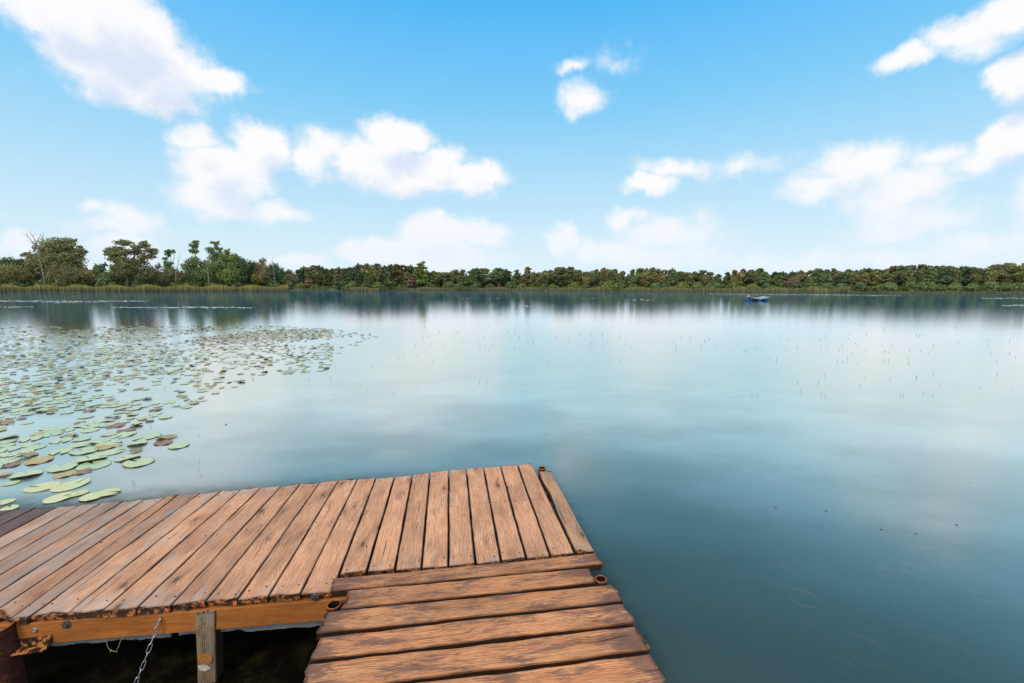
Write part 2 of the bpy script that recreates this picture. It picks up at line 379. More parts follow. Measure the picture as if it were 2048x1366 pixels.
# ------------------------------------------------------------------ far shore terrain
shore_px = [(-500, 588), (-200, 586), (0, 585), (300, 584.6), (500, 584.2), (575, 584), (592, 580), (670, 579.8), (690, 582.8), (757, 583), (780, 581), (1024, 581.6), (1250, 583), (1400, 584), (1536, 585), (1700, 586.5), (1850, 586.5), (2048, 587), (2300, 588), (2600, 590)]
shore = [at(u, v) for u, v in shore_px]
us = [u for u, v in shore_px]; vs_ = [v for u, v in shore_px]
def shore_at(u): return at(u, float(np.interp(u, us, vs_)))
def shore_dist(u): return shore_at(u).y
def beyond(u, off, z=0):
    p = shore_at(u); L = math.hypot(p.x, p.y); k = 1 + off / L; return Vector((p.x * k, p.y * k, z))
rows = [(-2, -.4), (1.5, .12), (8, .5), (20, .9), (60, 1.4), (250, 2.0), (1200, 3.0), (2600, 3.0)]
uu = list(np.linspace(-500, 2600, 130)); mb = MB()
vs = []
for off, z in rows:
    for u in uu:
        p = beyond(u, off, z + (.15 * math.sin(u * .031) if off > 5 else 0)); vs.append(p)
nx = len(uu)
mb.add(vs, [(j * nx + i, j * nx + i + 1, (j + 1) * nx + i + 1, (j + 1) * nx + i) for j in range(len(rows) - 1) for i in range(nx - 1)])
M['ground'] = simple('meadow_ground', lin(70, 78, 38), lin(106, 104, 56), .25, .95, 0, .3, (.35, .65))
tag(mb.build('ground', M['ground'], smooth=True), kind='structure')

# ------------------------------------------------------------------ foliage
def leaf_mat(name, base, var, rand=.5):
    m, N, out = mat(name)
    g = N.n('ShaderNodeNewGeometry'); oi = N.n('ShaderNodeObjectInfo')
    isl = g.outputs['Random Per Island']
    p = N.n('ShaderNodeTexCoord').outputs['Object']
    cl = N.noise(p, .45, 3, .6)
    c = N.mix(N.ss(cl, .35, .65), base, var)
    c = N.mix(1.0, c, N.mix(isl, (.62, .62, .60), (1.35, 1.35, 1.25)), 'MULTIPLY')
    c = N.mix(1.0, c, N.mix(oi.outputs['Random'], (.80, .86, .85), (1.22, 1.12, 1.0)), 'MULTIPLY')
    d = N.n('ShaderNodeBsdfPrincipled', {'Base Color': c, 'Roughness': .6, 'Specular IOR Level': .25})
    tr = N.n('ShaderNodeBsdfTranslucent', {'Color': c})
    mx = N.n('ShaderNodeMixShader', {0: .25, 1: d.outputs[0], 2: tr.outputs[0]})
    N.t.links.new(mx.outputs[0], out.inputs[0]); return m
LM = {
 'olive': leaf_mat('olive_leaves', (0.227, 0.260, 0.124), (0.334, 0.322, 0.156)),
 'green': leaf_mat('mid_green_leaves', (0.161, 0.247, 0.119), (0.267, 0.347, 0.145)),
 'dark': leaf_mat('dark_leaves', (0.096, 0.164, 0.103), (0.161, 0.222, 0.124)),
 'willow': leaf_mat('willow_leaves', (0.279, 0.272, 0.124), (0.361, 0.335, 0.156)),
 'bright': leaf_mat('bright_green_leaves', (0.242, 0.313, 0.099), (0.319, 0.389, 0.121)),
 'russet': leaf_mat('russet_leaves', (0.399, 0.272, 0.209), (0.533, 0.322, 0.278)),
 'brown': leaf_mat('brownish_leaves', (0.248, 0.221, 0.127), (0.303, 0.281, 0.154)),
 'fresh': leaf_mat('fresh_green_leaves', (0.186, 0.285, 0.106), (0.276, 0.376, 0.138)),
 'cedar': leaf_mat('cedar_foliage', (0.111, 0.184, 0.091), (0.187, 0.244, 0.119)),
}
M['bark'] = simple('grey_brown_bark', (.10, .08, .062), (.19, .165, .14), 3, .9, 0, .5)
M['pale_bark'] = simple('pale_dead_bark', (.30, .26, .22), (.44, .39, .34), 3, .9, 0, .4)

def leaves(blobs, dens, size, shell=.55, droop=0.0):
    """blobs: (x,y,z,rx,ry,rz). returns V,F of leaf-clump quads filling the blobs unevenly"""
    C = []; Nn = []; dens *= 1.9; size *= .66
    for (x, y, z, rx, ry, rz) in blobs:
        n = max(8, int(dens * (rx * rz + rx * ry + ry * rz)))
        d = rng.normal(size=(n, 3)); d /= np.linalg.norm(d, axis=1)[:, None]
        # clumps: pull directions to random sub-centres
        k = max(4, n // 26); sc = rng.normal(size=(k, 3)); sc /= np.linalg.norm(sc, axis=1)[:, None]
        pick = sc[rng.integers(0, k, n)]; d = d * .30 + pick * rng.uniform(.75, 1.08, (n, 1))
        r = np.where(rng.random(n) < shell, rng.uniform(.80, 1.0, n), rng.random(n) ** .5)[:, None]
        p = d * r * np.array([rx, ry, rz]) + np.array([x, y, z]); C.append(p); Nn.append(d)
    C = np.concatenate(C); d = np.concatenate(Nn); n = len(C)
    nn = d + rng.normal(scale=.8, size=(n, 3)); nn /= np.linalg.norm(nn, axis=1)[:, None]
    a = np.cross(nn, rng.normal(size=(n, 3))); a /= np.linalg.norm(a, axis=1)[:, None] + 1e-9
    b = np.cross(nn, a)
    if droop: b = b * (1 - droop) + np.array([0, 0, -1]) * droop
    s = size * rng.uniform(.5, 1.3, (n, 1)); a = a * s; b = b * s * rng.uniform(.6, 1.0, (n, 1)) * (1 + 1.2 * droop)
    V = np.stack([C - a - b * .6, C + a * .8 - b, C + a + b * .7, C - a * .7 + b], 1).reshape(-1, 3)
    return V, np.arange(n * 4).reshape(n, 4)

def make_tree(kind, blobs, trunk, limbs, lm, dens, size, shell=.55, droop=0, bark='bark', understory=True):
    V, Fq = leaves(blobs, dens, size, shell, droop)
    cm = fast_mesh('crown', V, Fq, [LM[lm]])
    mb = MB(); mb.tube(*trunk, n=7)
    for pts, rad in limbs: mb.tube(pts, rad, n=5)
    tm = mb.mesh('trunk', [M[bark]], True)
    return kind, cm, tm
def place_tree(proto, loc, rz, sc, label, cat='tree', group=None):
    kind, cm, tm = proto
    t = empty(kind, loc); t.rotation_euler = (0, 0, rz); t.scale = sc
    tag(t, label, cat, group)
    if cm: c = bpy.data.objects.new('crown', cm); col.objects.link(c); c.parent = t
    if tm: k = bpy.data.objects.new('trunk', tm); col.objects.link(k); k.parent = t
    return t

def limb_to(p0, p1, r0, r1, n=6, wob=.12):
    p0, p1 = Vector(p0), Vector(p1); L = (p1 - p0).length; pts = []
    for i in range(n):
        t = i / (n - 1); p = p0.lerp(p1, t)
        p.z += L * .10 * math.sin(t * math.pi) * (1 if i else 0)
        if 0 < i < n - 1: p += Vector([random.gauss(0, wob * L / n) for _ in range(3)])
        pts.append(p)
    return pts, [r0 + (r1 - r0) * i / (n - 1) for i in range(n)]

def px_tree(kind, u, D, base_v, blobs, lm, label, dens=34, size=.36, shell=.6, droop=0, trunk_r=.35, bark='bark', twigs=0, group=None, cat='tree', extra=None, top=None):
    """hero tree at forward distance D; blobs (u,v,ru,rv) measured on the photo, turned to metres there"""
    D = max(D, shore_dist(u) + (3 if kind == 'dead_tree' else 9) * (D / 172))
    k = D / FPX; gz = .8
    if cat == 'bush': trunk_r = .10
    def X(uu): return (uu - 1024) * k
    def Z(vv): return CAMH + (574 - vv) * k * 1.0
    bx = X(u); B = []
    for q in blobs:
        (bu, bv, ru, rv) = q[:4]
        B.append((X(bu) - bx, random.uniform(-.35, .35) * ru * k, Z(bv) - gz, ru * k, ru * k * .85, rv * k))
    lims = []
    zt = max(b[2] for b in B) if B else Z(top) - gz
    hT = zt * .62 if B else zt
    fork = Vector((random.uniform(-.3, .3), 0, hT * .45))
    for b in B:
        if b[2] > hT * .3:
            lims.append(limb_to(fork, (b[0], b[1], b[2] + b[5] * .2), trunk_r * .5, .05))
            for _ in range(twigs):
                e = (b[0] + random.uniform(-1, 1) * b[3], b[1], b[2] + random.uniform(-.3, 1.05) * b[5])
                lims.append(limb_to((b[0], b[1], b[2] - .3 * b[5]), e, trunk_r * .2, .03, 4))
    if extra: # extra branches in px: list of point lists
        for pl, r in extra:
            pts = [Vector((X(a) - bx, random.uniform(-.4, .4), Z(c) - gz)) for a, c in pl]
            lims.append((pts, [r * (1 - .8 * i / (len(pts) - 1)) for i in range(len(pts))]))
    tr = ([(0, 0, -.9), (random.uniform(-.1, .1), 0, hT * .25), fork], [trunk_r * 1.2, trunk_r, trunk_r * .75])
    if B: pr = make_tree(kind, B, tr, lims, lm, dens, size, shell, droop, bark)
    else:
        mb = MB()
        for pts, rad in lims: mb.tube(pts, rad, n=6)
        pr = (kind, None, mb.mesh('trunk', [M[bark]], True))
    y = D; return place_tree(pr, (bx, y, gz), 0, (1, 1, 1), label, cat, group)

random.seed(21)
# ---- left bank: trees one can tell apart (photo pixels; D = forward distance)
dead = px_tree('dead_tree', 97, 160, 566, [], None, 'tall bare dead tree with pale trunk and antler-like top on the left bank', bark='pale_bark', cat='tree', top=470,
  extra=[([(97,572),(96,550),(95,530),(92,510),(90,493)], .22),([(90,495),(84,488),(78,478),(72,472),(66,469)], .17),([(90,494),(88,480),(84,470),(80,464)], .16),([(90,494),(96,482),(103,474),(99,468)], .15),([(102,476),(107,470),(106,466)], .09),([(78,478),(76,470),(73,465)], .08),([(86,476),(90,470),(89,465)], .08),([(93,510),(86,502)], .09),([(95,535),(99,528)], .1),([(84,488),(77,486),(70,480)],.07)])
px_tree('broadleaf_tree', 150, 178, 566, [(128,498,26,16),(150,492,22,14),(110,512,28,20),(140,515,30,20),(120,535,38,20),(100,530,24,22),(158,520,18,16),(168,502,12,8),(176,506,9,6),(165,485,6,5),(155,540,22,18),(82,520,14,12),(72,512,9,8)],
  'olive', 'big rounded olive tree with a long right limb, beside the bare dead tree', dens=17, size=.42, trunk_r=.5, twigs=2, extra=[([(150,530),(160,515),(172,508),(188,508)], .16), ([(155,545),(168,535),(185,526),(196,517)], .10), ([(150,500),(158,490),(166,480)], .1)])
px_tree('broadleaf_tree', 20, 184, 566, [(6,535,22,17),(30,533,22,17),(50,535,14,15),(14,550,22,15),(-25,532,30,18),(-70,540,34,20),(58,548,14,14)], 'dark', 'dark low tree at the far left edge of the picture', dens=32, size=.38)
px_tree('willow_bush', 45, 168, 566, [(42,547,26,17),(30,553,16,12),(58,552,14,12)], 'willow', 'dome-shaped yellow-green willow bush left of the dead tree', dens=44, size=.30, droop=.45, cat='bush')
px_tree('willow_bush', 138, 167, 566, [(138,547,27,20),(120,553,18,14),(158,552,19,14),(130,538,14,10)], 'willow', 'dome-shaped willow bush in front of the big rounded olive tree', dens=44, size=.30, droop=.45, cat='bush')
px_tree('oak_tree', 262, 176, 566, [(262,488,17,6),(240,499,15,5.5),(285,496,12,6),(252,508,20,7),(272,505,18,6),(304,491,10,6),(313,503,14,6),(300,515,16,6),(322,507,8,5),(236,512,12,5),(228,505,8,4),(250,520,18,6),(270,530,22,12),(262,545,26,14),(288,525,14,7),(248,535,15,10),(302,486,5,4)],
  'olive', 'spreading oak with flat layered boughs and sky showing through, second tall tree from the left', dens=30, size=.34, shell=.35, trunk_r=.65, twigs=4, extra=[([(262,530),(285,518),(305,508),(328,500)], .25), ([(260,530),(248,510),(232,502)], .22), ([(262,530),(264,505),(262,485)],.22)])
px_tree('young_tree', 212, 172, 566, [(212,540,10,10),(206,535,7,7),(222,532,4,6),(214,552,13,11)], 'green', 'small green tree left of the spreading oak', dens=40, size=.30)
px_tree('willow_bush', 190, 175, 566, [(188,552,20,12),(172,548,12,10),(203,556,12,8)], 'brown', 'low brownish bush between the two big trees', dens=40, size=.30, cat='bush')
px_tree('young_tree', 238, 170, 566, [(238,540,11,12),(232,553,14,10),(246,528,6,7)], 'green', 'small leafy tree tucked under the left side of the spreading oak', dens=36, size=.30)
px_tree('slender_tree', 348, 172, 566, [(352,506,9,5),(347,512,5,5),(345,530,9,10),(350,545,14,12),(342,520,5,5),(360,503,4,4)], 'green', 'slender tree with a small leafy tuft at its top, right of the spreading oak', dens=44, size=.28, shell=.4, trunk_r=.2, twigs=3)
px_tree('dead_tree', 364, 175, 566, [], None, 'thin leaning dead tree between the slender tree and the leafy clump', bark='pale_bark', top=508, extra=[([(358,572),(361,545),(366,525),(370,509)], .16),([(366,525),(362,517)],.07),([(368,518),(374,512)],.06),([(362,540),(355,530)],.06)])
px_tree('willow_bush', 356, 166, 566, [(354,553,22,12),(340,557,14,9),(372,557,14,9)], 'brown', 'rounded brown-green bush at the foot of the leaning dead tree', dens=46, size=.28, droop=.4, cat='bush')
px_tree('young_tree', 305, 178, 566, [(300,540,16,14),(318,545,13,14),(308,552,20,10),(325,535,7,8)], 'brown', 'thin-leaved brownish tree at the right foot of the spreading oak', dens=22, size=.28, shell=.3)
px_tree('slender_tree', 402, 172, 566, [(398,492,9,7),(406,487,6,4),(394,502,6,6),(402,505,8,5),(398,524,14,9),(388,535,14,12),(400,548,20,14)], 'green', 'tall tree with a loose ragged top, left of a pair', dens=36, size=.30, shell=.4, trunk_r=.22, twigs=3)
px_tree('slender_tree', 438, 174, 566, [(440,490,8,6),(448,487,4,4),(432,502,9,7),(446,500,8,6),(436,515,13,9),(438,532,18,12),(430,548,20,14),(444,510,10,6)], 'green', 'tall tree with a loose ragged top, right of a pair', dens=36, size=.30, shell=.4, trunk_r=.25, twigs=3)
px_tree('broadleaf_tree', 465, 172, 566, [(462,515,14,10),(475,520,12,12),(458,530,18,14),(478,535,14,14),(466,550,24,15),(466,504,6,5)], 'fresh', 'fresh green round-topped tree right of the pair of ragged-topped trees', dens=36, size=.34, trunk_r=.3)
px_tree('broadleaf_tree', 490, 176, 566, [(488,528,12,12),(500,535,14,14),(490,550,18,15),(480,515,6,6)], 'dark', 'dark pyramid-shaped tree at the end of the tall left-hand trees', dens=36, size=.34, trunk_r=.3)
px_tree('broadleaf_tree', 535, 176, 566, [(534,525,8,7),(528,538,12,12),(540,545,14,14),(532,556,18,10),(520,532,6,8)], 'brown', 'thin brownish tree with an open crown near the end of the left bank', dens=28, size=.30, shell=.4, trunk_r=.2, twigs=2)
px_tree('broadleaf_tree', 557, 178, 566, [(555,535,10,9),(560,548,14,14),(550,558,16,8),(568,544,7,8)], 'dark', 'last upright dark tree of the left bank, beside the open brownish one', dens=32, size=.30, shell=.5, trunk_r=.2)
px_tree('young_tree', 515, 166, 566, [(514,555,6,9),(518,562,7,5)], 'bright', 'little yellow-green tree at the water end of the left bank', dens=50, size=.24)
px_tree('shrub', 146, 163, 568, [(146,565,8,5),(150,562,4,3)], 'bright', 'small bright green shrub standing in the reeds under the willow bush', dens=70, size=.22, cat='bush')
px_tree('broadleaf_tree', 582, 210, 566, [(583,548,8,8),(588,557,12,10),(578,560,10,8)], 'brown', 'small brown-leaved tree where the left bank ends', dens=40, size=.32, group=None)
px_tree('dead_tree', 554, 182, 566, [], None, 'thin bare snag rising above the last dark trees of the left bank', bark='pale_bark', top=515, extra=[([(553,570),(553,545),(552,522),(554,512)], .12),([(552,530),(548,522)],.05)])
px_tree('dead_tree', 424, 170, 566, [], None, 'pale bare trunk standing between the two ragged-topped trees', bark='pale_bark', top=535, extra=[([(422,572),(423,550),(421,530),(424,520)], .16),([(422,545),(428,535)],.07)])
# back row on the left bank: individual fill trees
protos = {}
def proto(name, lm, shape, dens=30, size=.40, **kw):
    """unit-ish trees 10 m tall"""
    B = []
    if shape == 'round':
        for i in range(9):
            a = random.uniform(0, 6.28); r = random.uniform(.6, 2.2); z = random.uniform(3.2, 8.2)
            B.append((math.cos(a) * r, math.sin(a) * r, z, random.uniform(1.3, 2.1), random.uniform(1.3, 2.1), random.uniform(1.1, 1.7)))
        B += [(0, 0, 8.6, 1.3, 1.3, 1.2), (0, 0, 5.5, 2.2, 2.2, 2.4)]
    elif shape == 'tall':
        for i in range(10):
            a = random.uniform(0, 6.28); z = 2.4 + i * .72; r = random.uniform(.3, 1.3) * (1.15 - z / 14)
            B.append((math.cos(a) * r, math.sin(a) * r, z, random.uniform(.9, 1.5), random.uniform(.9, 1.5), random.uniform(.8, 1.3)))
        B.append((.2, 0, 9.2, .6, .6, .8))
    elif shape == 'cone':
        for i in range(11):
            z = .8 + i * .86; r = 1.75 * (1 - (z / 10.6) ** 1.6); B.append((random.uniform(-.15, .15), random.uniform(-.15, .15), z, r + .15, r + .15, .8))
    elif shape == 'flat':
        for i in range(11):
            a = i * 2.4; r = random.uniform(1.2, 3.4); B.append((math.cos(a) * r, math.sin(a) * r, random.uniform(5.5, 9.0), random.uniform(1.2, 1.9), random.uniform(1.2, 1.9), random.uniform(.7, 1.1)))
        B += [(0, 0, 4.5, 2.4, 2.4, 1.6), (0, 0, 9.1, 1.6, 1.6, .7), (1, 0, 2.8, 2, 2, 1.6)]
    elif shape == 'bush':
        B = [(0, 0, 3.5, 4.5, 4.5, 4.2), (2.5, 1, 3, 3.4, 3.4, 3.2), (-2.8, -1, 2.6, 3.4, 3.4, 2.8), (.6, -.5, 5.6, 3, 3, 2.8)]
    lims = [limb_to((0, 0, 3), (b[0], b[1], b[2]), .16, .04) for b in B[:7]] if shape not in ('cone', 'bush') else []
    tr = ([(0, 0, -1.2), (.1, 0, 2.5), (0, .1, 5), (.1, 0, 7.5)], [.26, .2, .15, .06])
    return make_tree(kw.get('kind', 'broadleaf_tree'), B, tr, lims, lm, dens, size, kw.get('shell', .6), kw.get('droop', 0), kw.get('bark', 'bark'))
random.seed(33)
PT = [('olive', proto('a', 'olive', 'round'), 'round olive tree'), ('green', proto('b', 'green', 'tall', dens=34), 'tall narrow green tree'),
      ('dark', proto('c', 'dark', 'round'), 'dark round tree'), ('brown', proto('d', 'brown', 'tall', dens=26), 'brownish open tree'),
      ('olive2', proto('e', 'olive', 'flat'), 'flat-topped olive tree'), ('green2', proto('f', 'green', 'round', dens=26, bark='pale_bark'), 'pale-trunked green tree'),
      ('russet', proto('g', 'russet', 'round', dens=26), 'russet tree'), ('dark2', proto('h', 'dark', 'tall', dens=30), 'dark upright tree'),
      ('cedar', proto('i', 'cedar', 'cone', dens=46, size=.32, kind='cedar_tree', shell=.8), 'dark cone-shaped cedar'), ('bright', proto('j', 'bright', 'tall', dens=30), 'bright yellow-green tree'),
      ('willow', proto('k', 'willow', 'round', dens=34, droop=.3), 'soft yellow-olive tree')]
PX = {n: (p, l) for n, p, l in PT}
bushP = proto('l', 'green', 'bush', dens=16, size=.75, kind='shrub'); bushB = proto('m', 'russet', 'bush', dens=14, size=.75, kind='shrub'); bushY = proto('n', 'bright', 'bush', dens=14, size=.75, kind='shrub')
PEND = []
ORD = ['leftmost', 'second from left', 'third from left', 'fourth from left', 'fifth from left', 'sixth from left', 'seventh from left', 'eighth from left', 'ninth from left', 'tenth from left',
       'eleventh from left', 'twelfth from left', 'thirteenth from left', 'fourteenth from left', 'fifteenth from left', 'sixteenth from left', 'seventeenth from left', 'eighteenth from left']
def settle_labels():
    by = {}
    for t, (desc, where) in PEND: by.setdefault((desc, where), []).append(t)
    for (desc, where), l in by.items():
        l.sort(key=lambda o: o.location.x / o.location.y)
        for i, t in enumerate(l):
            t['label'] = (desc + ' ' + where) if len(l) == 1 else '%s, %s, %s' % (desc, ORD[i] if i < len(ORD) else '%dth from left' % (i + 1), where)
def top_tree(name, u, topv, off, label, group, wide=1.0, P=None):
    p = beyond(u, off); p.z = .5 + min(off, 60) * .015
    h = CAMH + (574 - topv) / FPX * p.y - p.z
    s = h / 9.9
    w = s * wide
    pr = P or PX[name][0]
    if isinstance(label, tuple):
        t = place_tree(pr, p, random.uniform(0, 6.28), (w, w, s), 'x', 'bush' if P else 'tree', group); PEND.append((t, label)); return t
    return place_tree(pr, p, random.uniform(0, 6.28), (w, w, s), label, 'bush' if P else 'tree', group)
# left bank back row
for i, (u, tv) in enumerate([(-60,530),(-20,528),(8,520),(28,521),(48,522),(66,524),(180,535),(205,548),(225,545),(290,545),(310,540),(325,542),(335,548),(378,540),(392,530),(415,520),(422,528),(448,526),(470,528),(505,530),(512,522),(522,530),(545,532),(566,540),(575,545),(590,552)]):
    nm = ['dark', 'green', 'brown', 'dark2', 'olive'][i % 5] if u > 100 else ['dark', 'dark2'][i % 2]
    top_tree(nm, u, tv + 3, random.uniform(22, 32), (PX[nm][1], 'in the left bank back row'), 'back-row trees on the left bank', random.uniform(.9, 1.25))
random.seed(5)
for i in range(16):                        # low understorey shrubs, left bank
    u = -10 + i * 37 + random.uniform(-9, 9)
    top_tree(None, u, random.uniform(549, 557), random.uniform(10, 16), ('low bushy shrub', 'under the left bank trees'), 'undergrowth shrubs on the left bank', 1.1, bushP)
# ---- centre: far shore
def skyl(u, tab): return float(np.interp(u, [a for a, b in tab], [b for a, b in tab]))
SKY = [(590,548),(602,540),(615,534),(640,533),(665,536),(690,540),(703,534),(730,528),(745,527),(770,529),(800,529),(822,534),(830,536),(862,542),(880,540),(895,543),(905,540),(925,545),(940,548),(950,540),(965,538),(975,550),(985,540),(1000,537),(1024,548),(1040,540),(1055,538),(1075,542),(1095,540),(1120,534),(1150,541),(1175,541),(1200,540),(1220,538),(1250,543),(1290,540),(1320,538),(1360,541),(1400,542),(1440,547),(1470,542),(1500,541),(1520,540),(1536,548),(1560,543),(1600,544),(1640,538),(1680,541),(1720,537),(1740,534),(1770,540),(1800,531),(1830,534),(1850,530),(1880,531),(1900,535),(1930,533),(1960,536),(1990,530),(2015,528),(2035,535),(2060,540),(2200,535),(2400,535)]
def zone(u):
    if u < 860: return 'left of centre far shore'
    if u < 1120: return 'centre far shore'
    if u < 1340: return 'right of centre far shore'
    if u < 1600: return 'behind the blue raft'
    if u < 1820: return 'inner right wood'
    return 'outer right wood'
random.seed(11)
u = 604; n_c = 0
while u < 2110:
    r = random.random()
    if u < 700: nm = random.choice(['olive', 'brown', 'green2', 'dark'])
    elif u < 860: nm = random.choice(['dark', 'olive', 'olive2', 'brown'])
    elif u < 1030: nm = random.choice(['green', 'dark', 'dark2', 'green2', 'olive'])
    elif u < 1536: nm = random.choice(['brown', 'green', 'olive', 'brown', 'green2', 'willow', 'olive2', 'brown'] + (['russet'] if u > 1480 else []))
    else: nm = random.choice(['olive', 'dark', 'willow', 'green2', 'olive2', 'green', 'olive'])
    for row in range(2):
        uu_ = u + (7 if row else 0) + random.uniform(-4, 4)
        tv = skyl(uu_, SKY) + (random.uniform(-3.5, 4) if row else random.choice([random.uniform(0, 7), random.uniform(6, 15)]))
        if row: nm = random.choice(['dark', 'brown', 'olive', 'olive2'] if u < 1000 or u > 1536 else ['brown', 'olive', 'green', 'brown', 'olive2'])
        off = random.uniform(24, 34) if row else random.uniform(12, 18)
        lab = (PX[nm][1], ('back row, ' if row else 'front row, ') + zone(u))
        top_tree(nm, uu_, tv, off, lab, ('back' if row else 'front') + '-row trees, ' + zone(u), random.uniform(.85, 1.3))
    u += random.uniform(13, 19) * (1.0 if u < 1000 else 1.0)
# trees of the far shore that stand out
for u, tv in [(655, 544), (668, 540), (682, 538), (697, 537), (708, 541), (719, 543), (735, 546)]:
    top_tree('cedar', u, tv, 9 if u > 690 else 5, (PX['cedar'][1], 'in the tight far-shore cedar row'), 'cedar row on the far shore', 1.55)
top_tree('cedar', 737, 545, 7, 'single dark cedar standing just right of the cedar row', None, 1.3)
top_tree('bright', 843, 526, 8, 'tall yellow-green tree rising above its neighbours on the centre shore', None, 1.75)
px_tree('shrub', 772, 240, 570, [(772,565,15,7),(762,568,10,5),(784,568,10,5)], 'green', 'rounded green shrub on the bank left of the tall yellow-green tree', dens=30, size=.4, cat='bush')
top_tree('cedar', 925, 543, 16, 'thin pointed conifer, left of two on the centre shore', None, .8)
top_tree('cedar', 933, 546, 16, 'thin pointed conifer, right of two on the centre shore', None, .8)
top_tree('bright', 813, 550, 6, 'small yellow-leaved tree beside the red-leaved one', None, 1.2)
top_tree('russet', 816 + 8, 554, 5, 'small red-leaved tree left of the tall yellow-green tree', None, 1.3)
top_tree('russet', 619, 556, 8, 'small red-brown tree in front of the misty gap', None, 1.3)
top_tree('green', 952, 539, 9, 'round dark crown standing clear against the sky, left of two', None, 1.6)
top_tree('green2', 997, 537, 9, 'wide crown standing clear against the sky, right of two', None, 1.8)
top_tree('bright', 1555, 560, 6, 'small yellow-green tree in front of the russet ones', None, 1.9)
top_tree('russet', 1580, 556, 9, 'soft pink-brown tree at the start of the right-hand wood', None, 1.8)
top_tree('bright', 1614, 567, 3, 'small pale green sapling at the water edge right of the russet trees', None, 2.2)
top_tree('olive2', 2010, 528, 14, 'open-topped tree rising above the wood at the right edge', None, 1.2)
top_tree('olive2', 1120, 534, 12, 'tallest crown of the tree line just right of centre', None, 1.3)
random.seed(9)
for i in range(46):                        # understorey along the far shore
    u = 602 + i * 32 + random.uniform(-9, 9)
    P_, l_ = random.choice([(bushP, 'low green shrub'), (bushP, 'low green shrub'), (bushY, 'low yellow-green shrub'), (bushP, 'low green shrub')]) if u < 1600 else (bushP, 'low green shrub')
    top_tree(None, u, random.uniform(560, 567), random.uniform(5, 10), (l_, 'under the trees, ' + zone(u)), 'shrubs, ' + zone(u), 1.2, P_)
settle_labels()
# continuous far wood behind everything (reads as one mass)
V = []
for u in np.arange(-260, 2330, 5.0):
    tv = (skyl(u, SKY) if u > 600 else 540) + 6
    p = beyond(u, 48); k = p.y / FPX
    ht = CAMH + (574 - tv) * k
    V.append((p.x, p.y, ht * .42, 3.2, 3.0, ht * .55))
Vq, Fq = leaves(V, 3.2, .85, .7)
tag(link('woodland', fast_mesh('woodland', Vq, Fq, [LM['dark']])), kind='stuff', label='dense dark wood behind the shore trees', cat='wood')

# ---- reeds and bank grass
m, N, out = mat('reed_stems'); M['reed'] = m
po = N.n('ShaderNodeTexCoord').outputs['Object']; zz = N.n('ShaderNodeSeparateXYZ', {0: po}).outputs[2]
isl = N.n('ShaderNodeNewGeometry').outputs['Random Per Island']
c = N.ramp(N.m('DIVIDE', N.m('ADD', zz, N.m('MULTIPLY_ADD', isl, .6, -.3)), 3.0, clamp=True), [(0, (.18, .17, .10)), (.35, (.25, .235, .12)), (.60, (.34, .32, .12)), (.85, (.50, .40, .10)), (1, (.40, .44, .11))])
c = N.mix(1.0, c, N.mix(isl, (.55, .58, .55), (1.3, 1.25, 1.2)), 'MULTIPLY')
big = N.noise(N.v('MULTIPLY', po, (.05, .05, 0)), 1.0, 3, .5)
c = N.mix(N.m('MULTIPLY', N.ss(big, .50, .62), .7), c, N.mix(isl, (.045, .085, .022), (.11, .17, .045)))
b = N.n('ShaderNodeBsdfPrincipled', {'Base Color': c, 'Roughness': .8, 'Specular IOR Level': .2}); N.t.links.new(b.outputs[0], out.inputs[0])
def reeds(name, u0, u1, offs, n, h0, h1, wid, mt, label, cat):
    V = []; nn = 0
    u = rng.uniform(u0, u1, n); 
    for i in range(n):
        off = random.uniform(*offs); p = beyond(u[i], off); h = random.uniform(h0, h1) * (.85 + .15 * math.sin(u[i] * .09)); a = random.uniform(0, 3.14)
        w = wid * random.uniform(.5, 1.4); dx, dy = math.cos(a) * w, math.sin(a) * w; z0 = -.2 if off < 2 else .1
        lx, ly = random.gauss(0, .12), random.gauss(0, .12)
        V += [(p.x - dx, p.y - dy, z0), (p.x + dx, p.y + dy, z0), (p.x + dx * .4 + lx, p.y + dy * .4 + ly, h), (p.x - dx * .4 + lx, p.y - dy * .4 + ly, h * .97)]
    return tag(link(name, fast_mesh(name, np.array(V), np.arange(len(V)).reshape(-1, 4), [mt])), label, cat, kind='stuff')
reeds('reed_bed', -120, 578, (-1, 9), 15000, 2.0, 3.2, .055, M['reed'], 'golden-tipped reed bed along the left bank', 'reeds')
reeds('reed_bed', 590, 1700, (-1, 9), 15000, 1.2, 2.3, .08, M['reed'], 'long thin reed bed along the centre and right shore', 'reeds')
reeds('reed_bed', 676, 1020, (-2, 3), 2500, 1.2, 2.2, .07, M['reed'], 'tawny reed tongue jutting from the centre shore', 'reeds')
reeds('reed_bed', 1700, 2120, (-1, 3), 3000, .4, 1.1, .06, M['reed'], 'sparse low reeds under the wood at the right edge', 'reeds')
M['grass'] = simple('bank_grass', (.09, .14, .03), (.17, .20, .05), 1.5, .9, 0, .1)
reeds('bank_grass', -120, 2100, (9, 14), 15000, 2.2, 3.2, .09, M['grass'], 'green rank grass strip behind the reeds', 'grass')
#DOCK
# ------------------------------------------------------------------ dock
ZD = .44
dock_o = Vector((-.4, 2.2, 0))
dock = empty('wooden_dock', dock_o)
tag(dock, 'L-shaped weathered brown plank dock on rusty pipe posts in the foreground', 'dock')

